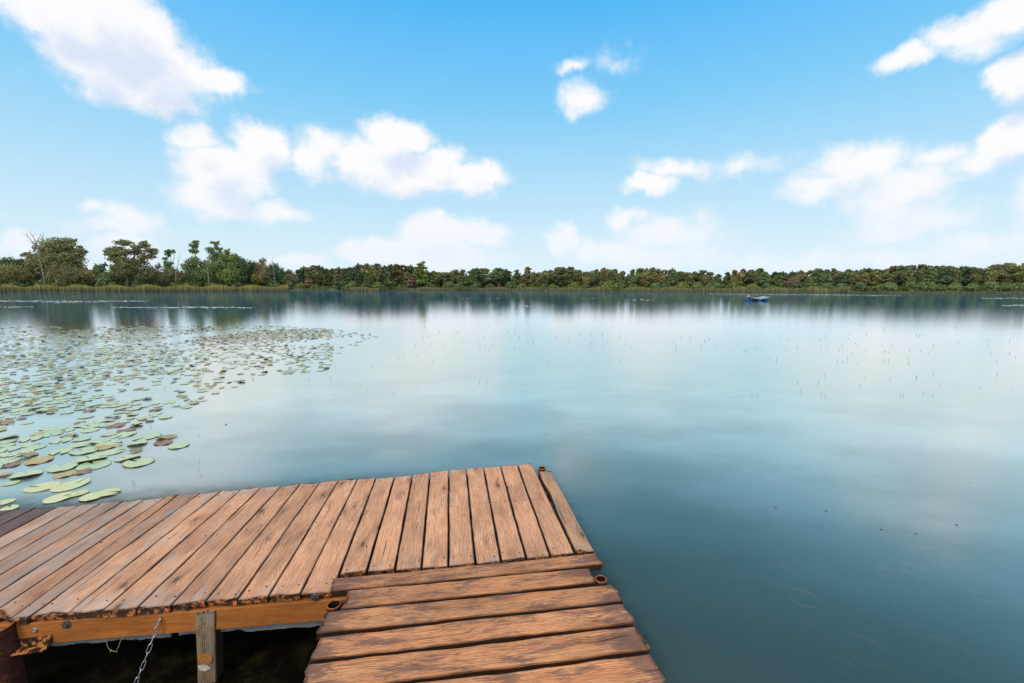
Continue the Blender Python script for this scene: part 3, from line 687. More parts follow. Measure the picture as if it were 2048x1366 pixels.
class WB(MB):
    """planks with grain UVs; every plank gets its own stretch of grain and tone"""
    def __init__(s): super().__init__(); s.g = []; s.un = []; s.tn = []; s.k = 0
    def plank(s, p00, p01, p10, p11, nrm=(0, 0, 1), th=.038, seg=None, ej=.0025, endj=.006, tone=None, grey=0.0, mi=0, emi=1, cup=.0015, rnd=.006, bend=0.0, shape=None, clean=0.0):
        """length axis: edge (p00,p01) -> edge (p10,p11); width axis p00 -> p01"""
        p00, p01, p10, p11 = map(Vector, (p00, p01, p10, p11)); nrm = Vector(nrm); s.k += 1
        L = ((p10 + p11) / 2 - (p00 + p01) / 2).length; Wd = (p01 - p00).length
        seg = seg or max(4, int(L / .05)); ou = random.uniform(0, 60); ov = random.uniform(0, 60)
        tone = random.random() if tone is None else tone
        r = min(rnd, Wd * .2, th * .4); ra = r / Wd
        prof = [(0, -th), (0, -r * 2.2), (0, -r), (ra * .35, -r * .3), (ra * 1.1, 0), (.3, -cup * .6), (.5, -cup), (.7, -cup * .6), (1 - ra * 1.1, 0), (1 - ra * .35, -r * .3), (1, -r), (1, -r * 2.2), (1, -th)]
        npf = len(prof); base = len(s.v)
        ph = [random.uniform(0, 6.28) for _ in range(6)]
        e0 = [random.gauss(0, endj) for _ in range(npf)]; e1 = [random.gauss(0, endj) for _ in range(npf)]
        e0 = [(e0[i] + e0[max(i - 1, 0)]) / 2 for i in range(npf)]; e1 = [(e1[i] + e1[max(i - 1, 0)]) / 2 for i in range(npf)]
        dr = ((p10 + p11) - (p00 + p01)).normalized(); wv = (p01 - p00).normalized()
        for i in range(seg + 1):
            t = i / seg; a = p00.lerp(p10, t); b = p01.lerp(p11, t)
            ja = ej * (math.sin(t * L * 9 + ph[0]) * .6 + math.sin(t * L * 23 + ph[1]) * .4 + random.gauss(0, .25))
            jb = ej * (math.sin(t * L * 8 + ph[2]) * .6 + math.sin(t * L * 25 + ph[3]) * .4 + random.gauss(0, .25))
            if shape: sa, sb = shape(t); ja += sa; jb += sb
            zb = bend * math.sin(t * math.pi) + .0015 * math.sin(t * L * 4 + ph[4])
            for j, (w, h) in enumerate(prof):
                p = a.lerp(b, w) + wv * (ja * (1 - w) + jb * w) + nrm * (h + zb)
                if i == 0: p += dr * e0[j]
                if i == seg: p -= dr * e1[j]
                s.v.append(tuple(p)); vv = w * Wd + (h if w < .5 else -h if w > .5 else 0)
                s.g.append((t * L + ou, vv + ov)); s.un.append((t, w)); s.tn.append((tone, grey, clean))
        for i in range(seg):
            for j in range(npf - 1):
                q = base + i * npf + j; s.f.append((q, q + npf, q + npf + 1, q + 1)); s.mi.append(mi)
            q = base + i * npf; s.f.append((q + npf - 1, q + 2 * npf - 1, q + npf, q)); s.mi.append(mi)
        for i in (0, seg):
            b2 = len(s.v)
            for j in range(npf):
                s.v.append(s.v[base + i * npf + j]); s.g.append(s.g[base + i * npf + j]); s.un.append((.5, .5)); s.tn.append((tone, grey, clean))
            f = tuple(range(b2, b2 + npf)); s.f.append(f if i else f[::-1]); s.mi.append(emi)
    def done(s, name, mats, parent=None):
        me = s.mesh(name, mats, False)
        li = np.zeros(len(me.loops), np.int32); me.loops.foreach_get('vertex_index', li)
        for nm, arr in (('grain', s.g), ('unit', s.un)):
            l = me.uv_layers.new(name=nm); l.data.foreach_set('uv', np.array(arr, np.float32)[li].ravel())
        ca = me.color_attributes.new('tone', 'FLOAT_COLOR', 'POINT')
        ca.data.foreach_set('color', np.array([(a, b, c, 1) for a, b, c in s.tn], np.float32).ravel())
        return link(name, me, parent)
random.seed(3)
G_far = [(1064, 926), (1035, 930), (1001, 932), (967, 935), (932.5, 937), (897.5, 940), (860, 945), (825, 949), (790, 952), (752, 955), (715, 958), (677, 961), (639, 965), (601, 967), (562, 972), (522, 975), (482, 979), (441, 982), (400, 986), (357, 989), (331, 994)]
G_near = [(1150, 1106), (1101, 1111), (1052.5, 1116), (1002.5, 1121.5), (951, 1127), (897, 1131), (843, 1135), (789.5, 1140), (732, 1146), (676, 1151), (601, 1186), (538, 1190), (475, 1198), (410, 1203), (342, 1210), (274, 1215), (205, 1221), (135, 1226), (62, 1230), (22, 1236), (-12, 1224)]
Fp = [at(u, v, ZD) for u, v in G_far]; Np = [at(u, v, ZD) for u, v in G_near]
for u, v in [(290, 998), (246, 1002), (204, 1005), (159, 1010), (114, 1014), (71, 1016), (21, 1021), (-30, 1026), (-85, 1031), (-140, 1036)]:
    p = at(u, v, ZD); Np.append(Np[-1] + (p - Fp[-1])); Fp.append(p)
wb = WB(); hg = .0036
nails = []
for i in range(len(Fp) - 1):
    fr, fl, nr, nl = Fp[i], Fp[i + 1], Np[i], Np[i + 1]
    if i == 9:                                            # the plank beside the header board runs on past it
        d = (Np[9] - Fp[9]); nr = Fp[9] + d * ((at(661, 1184, ZD) - Fp[9]).length / d.length)
    wd = (fr - fl).normalized() * hg
    g2 = hg * (1.5 if i < 9 else .8) / hg
    dark = i > 24
    jn = random.gauss(0, .006); jd = (nl - fl).normalized() * jn
    grey = 0.0 if i < 9 else min(.9, (i - 9) * .08)
    if i in (19,): grey = .1
    wb.plank(fl + wd * g2 - jd, fr - wd * g2 - jd, nl + wd * g2 + jd, nr - wd * g2 + jd, th=.036, grey=grey, mi=2 if dark else 0, emi=1, endj=.005 if i < 9 else .009,
             ej=.0018 if i < 14 else .003, tone=(.35 + .55 * random.random()) if i < 18 else random.random() * .8)
    if i < 24:
        for t in ([.045, .48, .95] if i < 14 else [.05, .5, .94]):
            a = fl.lerp(nl, t); b = fr.lerp(nr, t)
            for w in (.22, .78):
                if random.random() < .85: nails.append(a.lerp(b, w + random.gauss(0, .03)) + Vector((random.gauss(0, .006), random.gauss(0, .012), 0)))
wb.done('walkway_decking', [M['walk'], M['endgrain'], M['dark']], dock)
# platform planks (left end, right end) from the photograph, at deck height
def quad(TL, TR, BL, BR, z=ZD): return [at(*q, z) for q in (BL, TL, BR, TR)]
ROW = [((698, 1180), (1177, 1135), (684, 1215), (1191, 1164)), ((654, 1223), (1225, 1167), (637, 1265), (1245, 1200)), ((643, 1272), (1247, 1206), (618, 1318), (1269, 1244)),
       ((618, 1327), (1271, 1251), (599, 1384), (1297, 1298)), ((597, 1393), (1300, 1307), (575, 1464), (1330, 1367))]
wb = WB(); last = None
for i, r in enumerate(ROW):
    q = quad(*r)
    if i == 2: sh = lambda t: ((-.0 if t > .03 else .0), 0)
    wb.plank(*q, th=.04, grey=.25, endj=.010, ej=.0035, mi=0, emi=1, cup=.003, rnd=.009)
    last = q
    for t in (.04, .33, .66, .95):
        a = q[0].lerp(q[2], t); b = q[1].lerp(q[3], t)
        for w in (.25, .75):
            if random.random() < .7: nails.append(a.lerp(b, w) + Vector((random.gauss(0, .012), random.gauss(0, .01), -.001)))
for i in range(4):
    st = Vector((.02, -.150, 0)); last = [p + st for p in last]
    wb.plank(*last, th=.04, grey=.25, endj=.010, ej=.0035, cup=.003, rnd=.009)
wb.done('platform_decking', [M['plat'], M['endgrain']], dock)
wb = WB(); wb.plank(*quad((667, 1156), (1190, 1106), (662, 1181), (1205, 1127), ZD + .004), th=.042, grey=.25, endj=.008, ej=.003, tone=.2, rnd=.010)
o = wb.done('header_board', [M['plat'], M['endgrain']], dock); o['label'] = 'darker board laid across the walkway plank ends'
q = quad((1078, 941), (1103, 943), (1151, 1101), (1189, 1102))
wb = WB(); q = [at(1151, 1101, ZD), at(1189, 1102, ZD), at(1078, 941, ZD), at(1103, 943, ZD)]
def wavy(t): return (.007 * math.exp(-((t - .62) / .10) ** 2) - .004 * math.exp(-((t - .86) / .08) ** 2), 0)
wb.plank(q[0], q[1], q[2], q[3], th=.045, grey=.35, endj=.007, ej=.003, tone=.6, rnd=.012, shape=wavy)
o = wb.done('edge_board', [M['edge'], M['endgrain']], dock); o['label'] = 'grey warped board with a wavy inner edge along the right side'
# nails
mbn = MB(); mbn.lathe((0, 0, 0), [(.0001, .0022), (.0032, .0018), (.0042, .0004), (.0042, -.004)], 8); nail_me = mbn.mesh('nail', [M['nail']], True)
for p in nails[:96]:
    o = bpy.data.objects.new('nail', nail_me); col.objects.link(o); o.parent = dock; o.location = p - dock_o + Vector((0, 0, .0005))

# framing
BL0, BL1 = at(22, 1239, ZD), at(661, 1189, ZD)
bd = (BL1 - BL0).normalized(); bn = Vector((bd.y, -bd.x, 0))           # towards the camera
def beam(name, p0, p1, w, zt, zb, mt, parent=dock, grey=0.0, tone=.5, emat=None, ej=.0006, lab=None):
    """upright board: front face through p0-p1, thickness w behind it"""
    p0, p1 = Vector((p0.x, p0.y, zt)), Vector((p1.x, p1.y, zt)); d = (p1 - p0).normalized(); back = Vector((-d.y, d.x, 0)) * w
    b = WB(); b.plank(p0, p0 + back, p1, p1 + back, th=zt - zb, ej=ej, endj=.001, tone=tone, grey=grey, cup=0, rnd=.003, clean=1.0)
    o = b.done(name, [M[mt], M[emat or mt]], parent)
    if lab: o['label'] = lab
    return o
fz0, fz1 = ZD - .040, .292
front0 = BL0 - bn * .012; 
fbeam = beam('front_beam', front0 - bd * .9, front0 + bd * 2.2, .04, fz0, fz1, 'beam', lab='orange-brown beam under the plank ends, facing the camera')
def on_beam(u, v, off=0.0):
    d = ray(u, v); o = Vector((0, 0, CAMH)); n = bn; q = front0 + bn * off
    k = (q - o).dot(n) / d.dot(n); return o + d * k
strips = []  # made-up grey strips standing in for pale sky-reflecting water under the beam
for (u0, v0, u1, v1, nm) in [(60, 1292, 340, 1266, 'a'), (357, 1262, 700, 1226, 'b')]:
    a = on_beam(u0, v0, -.045); b_ = on_beam(u1, v1, -.045); n = 40; mb = MB(); vs = []
    for i in range(n + 1):
        t = i / n; p = a.lerp(b_, t); zb = fz1 - .052 - (.012 if nm == 'b' and t > .35 else 0) + random.gauss(0, .0018) + .003 * math.sin(t * 23) - (.006 if nm == 'a' and t > .75 else 0)
        for y in (0, -.012):
            vs += [Vector((p.x, p.y, zb)) + bn * y, Vector((p.x, p.y, fz1 + .03)) + bn * y]
    fs = []
    for i in range(n):
        k = i * 4; fs += [(k, k + 4, k + 5, k + 1), (k + 3, k + 7, k + 6, k + 2), (k, k + 2, k + 6, k + 4), (k + 1, k + 5, k + 7, k + 3)]
    fs += [(0, 1, 3, 2), (n * 4, n * 4 + 2, n * 4 + 3, n * 4 + 1)]
    mb.add(vs, fs); o = mb.build('grey_strip', M['skirt'], dock)
    o['label'] = 'pale grey strip with a ragged lower edge below the orange beam'
far0, far1 = Fp[0], Fp[-1]; fd = (far0 - far1).normalized(); fn = Vector((-fd.y, fd.x, 0))
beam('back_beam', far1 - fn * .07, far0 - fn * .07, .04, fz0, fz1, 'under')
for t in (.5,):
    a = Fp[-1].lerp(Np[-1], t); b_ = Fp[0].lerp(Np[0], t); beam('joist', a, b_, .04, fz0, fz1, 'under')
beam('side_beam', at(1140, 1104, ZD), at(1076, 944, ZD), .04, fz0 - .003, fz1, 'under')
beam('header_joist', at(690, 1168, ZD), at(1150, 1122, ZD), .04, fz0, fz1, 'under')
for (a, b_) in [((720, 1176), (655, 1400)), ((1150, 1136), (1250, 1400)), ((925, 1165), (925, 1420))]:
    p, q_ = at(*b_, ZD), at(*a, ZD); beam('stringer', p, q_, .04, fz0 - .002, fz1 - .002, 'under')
o = beam('corner_block', at(1186, 1163, ZD - .03), at(1176, 1126, ZD - .03), .05, fz0 + .01, fz1, 'edge')

# post: a grey 4x4 standing in front of the beam, leaning slightly
pz = fz0 + .004; A = on_beam(389, 1214, .009); Bp = on_beam(428, 1211, .009); A.z = Bp.z = fz0 - .003
yv = A.y
def at_y(u, v, y):
    d = ray(u, v); k = y / d.y; return Vector((d.x * k, y, CAMH + d.z * k))
bot = at_y(395.5, 1400, A.y + .005); dn = (bot - A).normalized(); Lp = (A.z + .5) / -dn.z
wv = (Bp - A); wlen = wv.length; bk = Vector((-wv.y, wv.x, 0)).normalized()
A2 = A + dn * Lp
wb = WB(); wb.plank(A2, A2 + wv, A, A + wv, nrm=-bk, th=.075, ej=.0012, endj=.002, tone=.5, grey=.3, mi=0, emi=0, cup=0, rnd=.006)
post = wb.done('support_post', [M['post']], dock); post['label'] = 'grey weathered square post with an orange rotten patch'
pn = -bk
# rot patch and bleached splinter on the post face, as thin relief
def face_pt(u, v, lift):
    d = ray(u, v); o_ = Vector((0, 0, CAMH)); n = pn; k = (A + n * lift - o_).dot(n) / d.dot(n); return o_ + d * k
wb_ = wv.normalized()
# plank() puts the shaped face at +nrm, i.e. the camera side
def blob(name, pts, lift, mt, lab):
    mb = MB(); c = sum((face_pt(u, v, lift) for u, v in pts), Vector()) / len(pts); ring = [face_pt(u, v, lift * .5) for u, v in pts]; back = [p - pn * .006 for p in ring]; inn = [p.lerp(c, .25) + pn * (lift * .4) for p in ring]
    n = len(pts); fs = [tuple(range(2 * n, 3 * n))]
    for i in range(n):
        j = (i + 1) % n; fs += [(n + i, n + j, j, i), (i, j, 2 * n + j, 2 * n + i)]
    mb.add(ring + back + inn, fs); o = mb.build(name, M[mt], post); o['label'] = lab; return o
blob('rot_patch', [(395, 1311), (410, 1309), (423, 1311), (425, 1318), (421, 1327), (412, 1330), (402, 1327), (395, 1325)], .0015, 'lichen', 'orange rotten patch')
blob('worn_patch', [(396, 1333), (405, 1331), (416, 1332), (421, 1338), (410, 1343), (399, 1341)], .0012, 'patchw', 'bleached worn patch')
mb = MB()
for (u, v, r) in [(407, 1225, .0045), (407, 1248, .0035), (396, 1228, .004), (415, 1222, .003)]:
    p = face_pt(u, v, .0015); ax = pn.to_track_quat('Z', 'Y').to_matrix(); mb.lathe(p, [(.0001, .0004), (r, .0004), (r * 1.05, -.004)], 10, axis=ax)
mb.build('screw_hole', M['nail'], post)

# fasteners on the beam
axb = bn.to_track_quat('Z', 'Y').to_matrix()
def fastener(u, v, r, kind, off=0.001):
    p = on_beam(u, v, off); mb = MB(); 
    if kind == 'screw':
        mb.lathe(p, [(.0001, .004), (r * .35, .0038), (r * .36, .0028), (r * .5, .0046), (r * .9, .0042), (r, .002), (r, -.002)], 20, axis=axb)
        for a in (0, 1):
            mb.box(p + bn * .0042, (r * 1.1, r * .18, .0012), Matrix.Rotation(a * math.pi / 2 + .4, 3, bn) @ axb)
        return mb.build('screw_head', M['zinc'], fbeam, smooth=False, origin=None)
    mb.lathe(p, [(r * .3, .004), (r * .55, .0052), (r * .93, .004), (r, .002), (r, -.002)], 24, axis=axb)
    o = mb.build('washer', M['iron'], fbeam)
    m2 = MB(); m2.lathe(p, [(.0001, .013), (r * .36, .013), (r * .42, .011), (r * .44, .002)], 6, axis=axb)
    m2.build('bolt_head', M['iron'], fbeam); return o
fastener(70, 1260, .0125, 'screw'); fastener(133, 1249, .020, 'bolt'); fastener(630, 1194, .020, 'bolt'); fastener(370, 1215, .014, 'bolt')
mb = MB(); p = on_beam(320, 1238, .001); mb.lathe(p, [(.0001, .014), (.0045, .014), (.006, .012), (.006, .009), (.003, .009), (.003, -.004)], 10, axis=axb); mb.build('chain_screw', M['zinc'], fbeam)

# rusty pipes
def pipe(u, v, z, rpx, zbot, label, wall=.12, lean=(0, 0)):
    c = at(u, v, z); w_ = (at(u + rpx, v, z) - at(u - rpx, v, z)).length / 2; r = w_
    t = empty('pipe_post', c - dock_o); t.parent = dock; t['label'] = label
    mb = MB(); b0 = Vector((0, 0, 0))
    H = z - zbot; prof = [(r * (1 + random.gauss(0, .006)), -H * k / 24) for k in range(24, 0, -1)] + [(r, -.006)]
    M3 = Matrix(((1, 0, -lean[0]), (0, 1, -lean[1]), (0, 0, 1)))
    mb.lathe(b0, prof, 28, axis=M3)
    o = bpy.data.objects.new('pipe_wall', mb.mesh('pipe_wall', [M['rust']], True)); col.objects.link(o); o.parent = t
    mb = MB(); mb.lathe(b0, [(r * (1 - wall), -H * .8), (r * (1 - wall), -.004)], 28, axis=M3); o = bpy.data.objects.new('pipe_bore', mb.mesh('pipe_bore', [M['rust_in']], True)); col.objects.link(o); o.parent = t
    mb = MB(); mb.lathe(b0, [(r, -.006), (r, -.0008), (r * (1 - wall * .3), 0), (r * (1 - wall * .8), -.0002), (r * (1 - wall), -.004)], 28, axis=M3)
    o = bpy.data.objects.new('pipe_rim', mb.mesh('pipe_rim', [M['rust_rim']], True)); col.objects.link(o); o.parent = t
    return t, c, r
random.seed(12)
t1, c1, r1 = pipe(-8, 1250, .425, 28, -.5, 'large dark rusty pipe at the left corner with welded bracket', .08)
mb = MB(); 
mb.lathe((0, 0, 0), [(r1 * 1.0, -.058), (r1 * 1.03, -.066)] + [(r1 * (1.04 + random.gauss(0, .004)), -.066 - k * .06) for k in range(1, 14)], 28)
o = bpy.data.objects.new('pipe_sleeve', mb.mesh('pipe_sleeve', [M['rust']], True)); col.objects.link(o); o.parent = t1
mb = MB(); a = on_beam(38, 1288, .006); b_ = on_beam(103, 1279, .006); cc = (a + b_) / 2; xd = (b_ - a).normalized(); up = Vector((0, 0, 1)); M3 = Matrix((xd, bn, up)).transposed()
mb.box(cc, ((b_ - a).length, .007, .045), M3); mb.box(cc + bn * .022 - up * .022, ((b_ - a).length, .045, .006), M3)
mb.lathe(cc + bn * .0035 + xd * .0, [(.0001, .007), (.009, .006), (.011, .001), (.011, -.004)], 12, axis=axb)
o = bpy.data.objects.new('bracket', None)
bpy.data.objects.remove(o)
mb.v = [tuple(Vector(v) - c1) for v in mb.v]; o = bpy.data.objects.new('bracket', mb.mesh('bracket', [M['rust_rim'] if False else M['rust']])); col.objects.link(o); o.parent = t1
M['flake'] = simple('flaking_rust_bracket', lin(40, 22, 16), lin(190, 122, 62), 26, .8, 0, .5, (.50, .56)); o.data.materials[0] = M['flake']
pipe(668, 1208, .40, 13.5, -.4, 'slim rusty pipe in the notch between beam and platform')
pipe(1202, 1157, .452, 11.3, -.4, 'short orange-rimmed pipe at the right side notch of the platform')
pipe(1084, 935, .462, 7.2, -.4, 'small rusty pipe at the far right corner of the walkway')
pipe(1099, 943, .438, 4.0, -.4, 'rusty pipe stub beside the far right corner')

# chain hanging from the beam
ch0 = on_beam(320, 1238, .010); ch1 = at(247, 1420, .02); ch1 = ch0 + (ch1 - ch0) * 1.0
chain = empty('chain', ch0); tag(chain, 'galvanised link chain hanging from a screw in the orange beam', 'chain')
Lk, Wk, wr = .046, .019, .0024
def link_path():
    pts = []; hl, hw = Lk / 2 - wr, Wk / 2 - wr; st = hl - hw
    for k in range(9): a_ = -math.pi / 2 + math.pi * k / 8; pts.append((st + hw * math.cos(a_), hw * math.sin(a_), 0))
    for k in range(9): a_ = math.pi / 2 + math.pi * k / 8; pts.append((-st + hw * math.cos(a_), hw * math.sin(a_), 0))
    return pts
mb = MB(); mb.tube(link_path(), wr, 8, closed=True); link_me = mb.mesh('chain_link', [M['zinc']], True)
pitch_ = Lk - 4 * wr - .001; d = (ch1 - ch0); n = int(d.length / pitch_) + 1; dirn = d.normalized()
p = Vector((0, 0, 0)); 
for i in range(n):
    sag = Vector((random.gauss(0, .0008), random.gauss(0, .0008), 0)) + Vector((0, 0, -1)) * .018 * math.sin(math.pi * i / n)
    c = dirn * pitch_ * (i + .45) + sag
    q = dirn.to_track_quat('X', 'Z').to_matrix() @ Matrix.Rotation((math.pi / 2 if i % 2 else 0) + .5 + random.gauss(0, .15), 3, 'X')
    o = bpy.data.objects.new('chain_link', link_me); col.objects.link(o); o.parent = chain; o.location = c; o.rotation_euler = q.to_euler()
# twine
pts = [on_beam(u, v, .012) for u, v in [(210, 1277), (213, 1284), (214, 1291), (218, 1298), (224, 1302), (231, 1303), (235, 1297), (239, 1290), (240, 1283), (246, 1274), (254, 1266)]]
mb = MB(); pts = [q_ + Vector((random.gauss(0, .0008), 0, random.gauss(0, .0008))) for q_ in pts]; mb.tube(pts, .0013, 6)
mb.tube([pts[4], pts[4] + Vector((-.006, -.004, -.004)), pts[4] + Vector((-.002, 0, .008))], .0014, 5); mb.tube([pts[5], pts[5] + Vector((.012, -.003, .001))], .0012, 5)
tag(mb.build('twine_loop', M['twine'], origin=pts[0]), 'thin frayed twine loop dangling below the orange beam', 'twine')
# sprig
sp_ = at(1085, 1113, ZD); mb = MB()
for a_, h_ in ((.3, .034), (1.9, .03), (3.4, .026), (5.0, .03), (.9, .02)):
    dx = Vector((math.cos(a_), math.sin(a_) * .5, 0)); w_ = dx.cross(Vector((0, 0, 1))) * .0035
    P0 = sp_; P1 = sp_ + dx * .008 + Vector((0, 0, h_ * .6)); P2_ = sp_ + dx * .018 + Vector((0, 0, h_))
    mb.add([P0 - w_ * .3, P0 + w_ * .3, P1 + w_, P1 - w_, P2_, P0 + Vector((0, .001, 0)), P1 + Vector((0, .002, 0))], [(0, 1, 2, 3), (3, 2, 4), (1, 5, 6, 2), (5, 0, 3, 6), (2, 6, 4), (6, 3, 4)])
tag(mb.build('sprig', M['sprig'], origin=sp_), 'tiny bright green sprout growing in the gap before the header board', 'plant')

# ------------------------------------------------------------------ swim raft
M['blue'] = simple('blue_plastic_float', lin(0, 62, 112), lin(14, 88, 146), 2, .45, 0, .1)
M['gap_black'] = simple('black_gap_shade', lin(14, 14, 16), lin(26, 26, 28), 4, .6)
M['raftdeck'] = simple('pale_raft_deck', lin(150, 148, 152), lin(186, 182, 186), 3, .7)
M['white'] = simple('white_rail', lin(205, 205, 208), lin(225, 225, 228), 4, .35)
rc = at(1513, 601.2, 0); raft = empty('swim_raft', rc); tag(raft, 'small blue swim raft with pale sagging deck floating far out on the right', 'raft')
kx = rc.y / FPX
def sag(x): return .30 * (x / 1.45) ** 2
mb = MB(); n = 24; vs = []
for j, y in enumerate((-1.2, 0, 1.2)):
    for i in range(n + 1):
        x = -1.45 + 2.9 * i / n; z = .34 + sag(x) + (.10 if j == 2 else 0)
        vs += [(x, y, z), (x, y, z - .07)]
st = (n + 1) * 2; fs = []
for i in range(n):
    for j in range(2):
        a_ = j * st + i * 2; fs += [(a_, a_ + 2, a_ + 2 + st, a_ + st), (a_ + 1, a_ + 1 + st, a_ + 3 + st, a_ + 3)]
    fs += [(i * 2 + 1, i * 2 + 3, i * 2 + 2, i * 2), (2 * st + i * 2, 2 * st + i * 2 + 2, 2 * st + i * 2 + 3, 2 * st + i * 2 + 1)]
for i in (0, n):
    for j in range(2): a_ = j * st + i * 2; fs.append((a_, a_ + st, a_ + 1 + st, a_ + 1) if i == 0 else (a_ + 1, a_ + 1 + st, a_ + st, a_))
def child(mb, nm, mt, par, smooth=False):
    o = bpy.data.objects.new(nm, mb.mesh(nm, [mt], smooth)); col.objects.link(o); o.parent = par; return o
mb.add(vs, fs); child(mb, 'deck', M['raftdeck'], raft)
for (x0, x1, z, r_) in ((-1.36, -1.0, .22, .24), (.80, 1.36, .20, .24), (-.30, .45, .10, .16)):
    mb = MB(); cx = (x0 + x1) / 2; hw = (x1 - x0) / 2
    mb.lathe((cx, 0, z - .03), [(r_ * .2, -1.15), (r_ * .8, -1.15), (r_, -1.08), (r_ * 1.03, -.4), (r_, -.36), (r_ * 1.03, .36), (r_, .4), (r_, 1.08), (r_ * .8, 1.15), (r_ * .2, 1.15)], 20, axis=Matrix(((hw / r_, 0, 0), (0, 0, 1), (0, 1, 0))))
    child(mb, 'float', M['blue'], raft, True)
for x in (-.70, .60):
    mb = MB(); mb.box((x, 0, .20), (.42 if x < 0 else .26, 2.1, .34)); child(mb, 'gap_shade_block', M['gap_black'], raft)  # black blocks fill the gaps between floats, standing in for shade
lad = bpy.data.objects.new('ladder', None); col.objects.link(lad); lad.parent = raft
for x in (-.93, -.70):
    mb = MB(); mb.tube([(x, 1.0, .38), (x, 1.0, .72)] + [(x + .005, 1.0 + .16 - .16 * math.cos(a_), .72 + .14 * math.sin(a_)) for a_ in np.linspace(.3, 3.0, 8)] + [(x, 1.34, .5), (x, 1.36, -.3)], .028, 8)
    child(mb, 'handrail', M['white'], lad, True)
mb = MB()
for z in (-.05, .15): mb.tube([(-.93, 1.35, z), (-.70, 1.35, z)], .02, 6)
child(mb, 'rung', M['white'], lad)
raft.rotation_euler = (0, 0, R(-6)); raft.scale = (.92, .92, .92)

# ------------------------------------------------------------------ lily pads
def pad_mat(name, top, top2, under, rough=.32, coat=.65):
    m, N, out = mat(name)
    g = N.n('ShaderNodeNewGeometry'); oi = N.n('ShaderNodeObjectInfo'); p = N.n('ShaderNodeTexCoord').outputs['Object']
    rnd = N.m('FRACT', N.m('ADD', oi.outputs['Random'], g.outputs['Random Per Island']))
    c = N.mix(rnd, top, top2)
    ps = N.n('ShaderNodeSeparateXYZ', {0: p}); an = N.m('ARCTAN2', ps.outputs[1], ps.outputs[0])
    vein = N.ss(N.m('ABSOLUTE', N.m('SINE', N.m('MULTIPLY', an, 8.0))), .10, .02)
    c = N.mix(N.m('MULTIPLY', vein, .22), c, (.75, .72, .40))
    sp2 = N.noise(p, 4.5, 6, .75); c = N.mix(N.m('MULTIPLY', N.ss(sp2, .57, .64), .65), c, (.20, .13, .04))
    c = N.mix(1.0, c, N.mix(N.noise(p, 6, 2, .5), (.8, .8, .8), (1.2, 1.2, 1.2)), 'MULTIPLY')
    c = N.mix(g.outputs['Backfacing'], c, under)
    bmp = N.n('ShaderNodeBump', {'Strength': .4, 'Distance': .003, 'Height': N.noise(p, 30, 3, .6)}).outputs[0]
    b = N.n('ShaderNodeBsdfPrincipled', {'Base Color': c, 'Roughness': rough, 'Specular IOR Level': .7, 'Normal': bmp, 'Coat Weight': coat, 'Coat Roughness': .22, 'Coat IOR': 1.7})
    N.t.links.new(b.outputs[0], out.inputs[0]); return m
PM = {'mint': pad_mat('mint_green_pad', (.50, .62, .28), (.64, .68, .28), (.20, .19, .05)),
      'lime': pad_mat('yellow_green_pad', (.70, .66, .20), (.80, .74, .28), (.26, .22, .06)),
      'olive': pad_mat('olive_brown_pad', (.26, .22, .045), (.40, .30, .06), (.30, .23, .06), .45, .15),
      'brown': pad_mat('reddish_brown_pad', (.26, .12, .06), (.34, .18, .10), (.16, .08, .04), .5, .2),
      'gold': pad_mat('yellow_gold_pad', (.55, .38, .10), (.62, .46, .14), (.40, .26, .08), .5, .2),
      'pale': pad_mat('pale_distant_pad', (.62, .63, .52), (.70, .68, .60), (.4, .38, .3), .5)}
def pad_geo(curl=0, wave=.006, notch=.30, seg=22, oval=.86, lift=0.0, vein=.6):
    """unit-radius pad; curl lifts one side of the rim"""
    V = [(0.12, 0, 0.0)]; F3 = []; rr = (.35, .72, .93, 1.0); ca = random.uniform(0, 6.28); ph = random.uniform(0, 6.28)
    angs = [notch / 2 + (2 * math.pi - notch) * i / (seg - 1) for i in range(seg)]
    for r in rr:
        for k, a in enumerate(angs):
            rim = 1 + .03 * math.sin(3 * a + ph) + random.gauss(0, .008)
            x, y = r * rim * math.cos(a), r * rim * math.sin(a) * oval
            z = wave * r * math.sin(5 * a + ph) * (r > .5)
            d = math.cos(a - ca); s_ = max(0, d - .35) / .65; 
            h = curl * s_ * max(0, r - .30) ** 1.4 * 1.6
            z += h; k_ = 1 - .55 * min(h, 1.0); x = x * (1 - .5 * min(h, .9) * abs(math.cos(ca))); y = y * (1 - .5 * min(h, .9) * abs(math.sin(ca)))
            z += lift * (x * math.cos(ca) + y * math.sin(ca)) + abs(lift) * .9 * (1 if lift else 0)
            V.append((x, y, z))
    n = seg
    for i in range(n - 1): F3.append((0, 1 + i, 2 + i))
    for j in range(len(rr) - 1):
        for i in range(n - 1): a = 1 + j * n + i; F3.append((a, a + n, a + n + 1, a + 1))
    # a few millimetres of leaf thickness at the rim
    b = len(V); rim = [1 + 3 * n + i for i in range(n)]
    for q_ in rim: x, y, z = V[q_]; V.append((x * .99, y * .99, z - .008))
    for i in range(n - 1): F3.append((rim[i], b + i, b + i + 1, rim[i + 1]))
    return V, F3
random.seed(77)
def pad_me(kind, **kw):
    V, F3 = pad_geo(**kw); me = bpy.data.meshes.new('lily_pad'); me.from_pydata(V, [], F3); me.materials.append(PM[kind])
    me.polygons.foreach_set('use_smooth', [True] * len(F3)); return me, V, F3
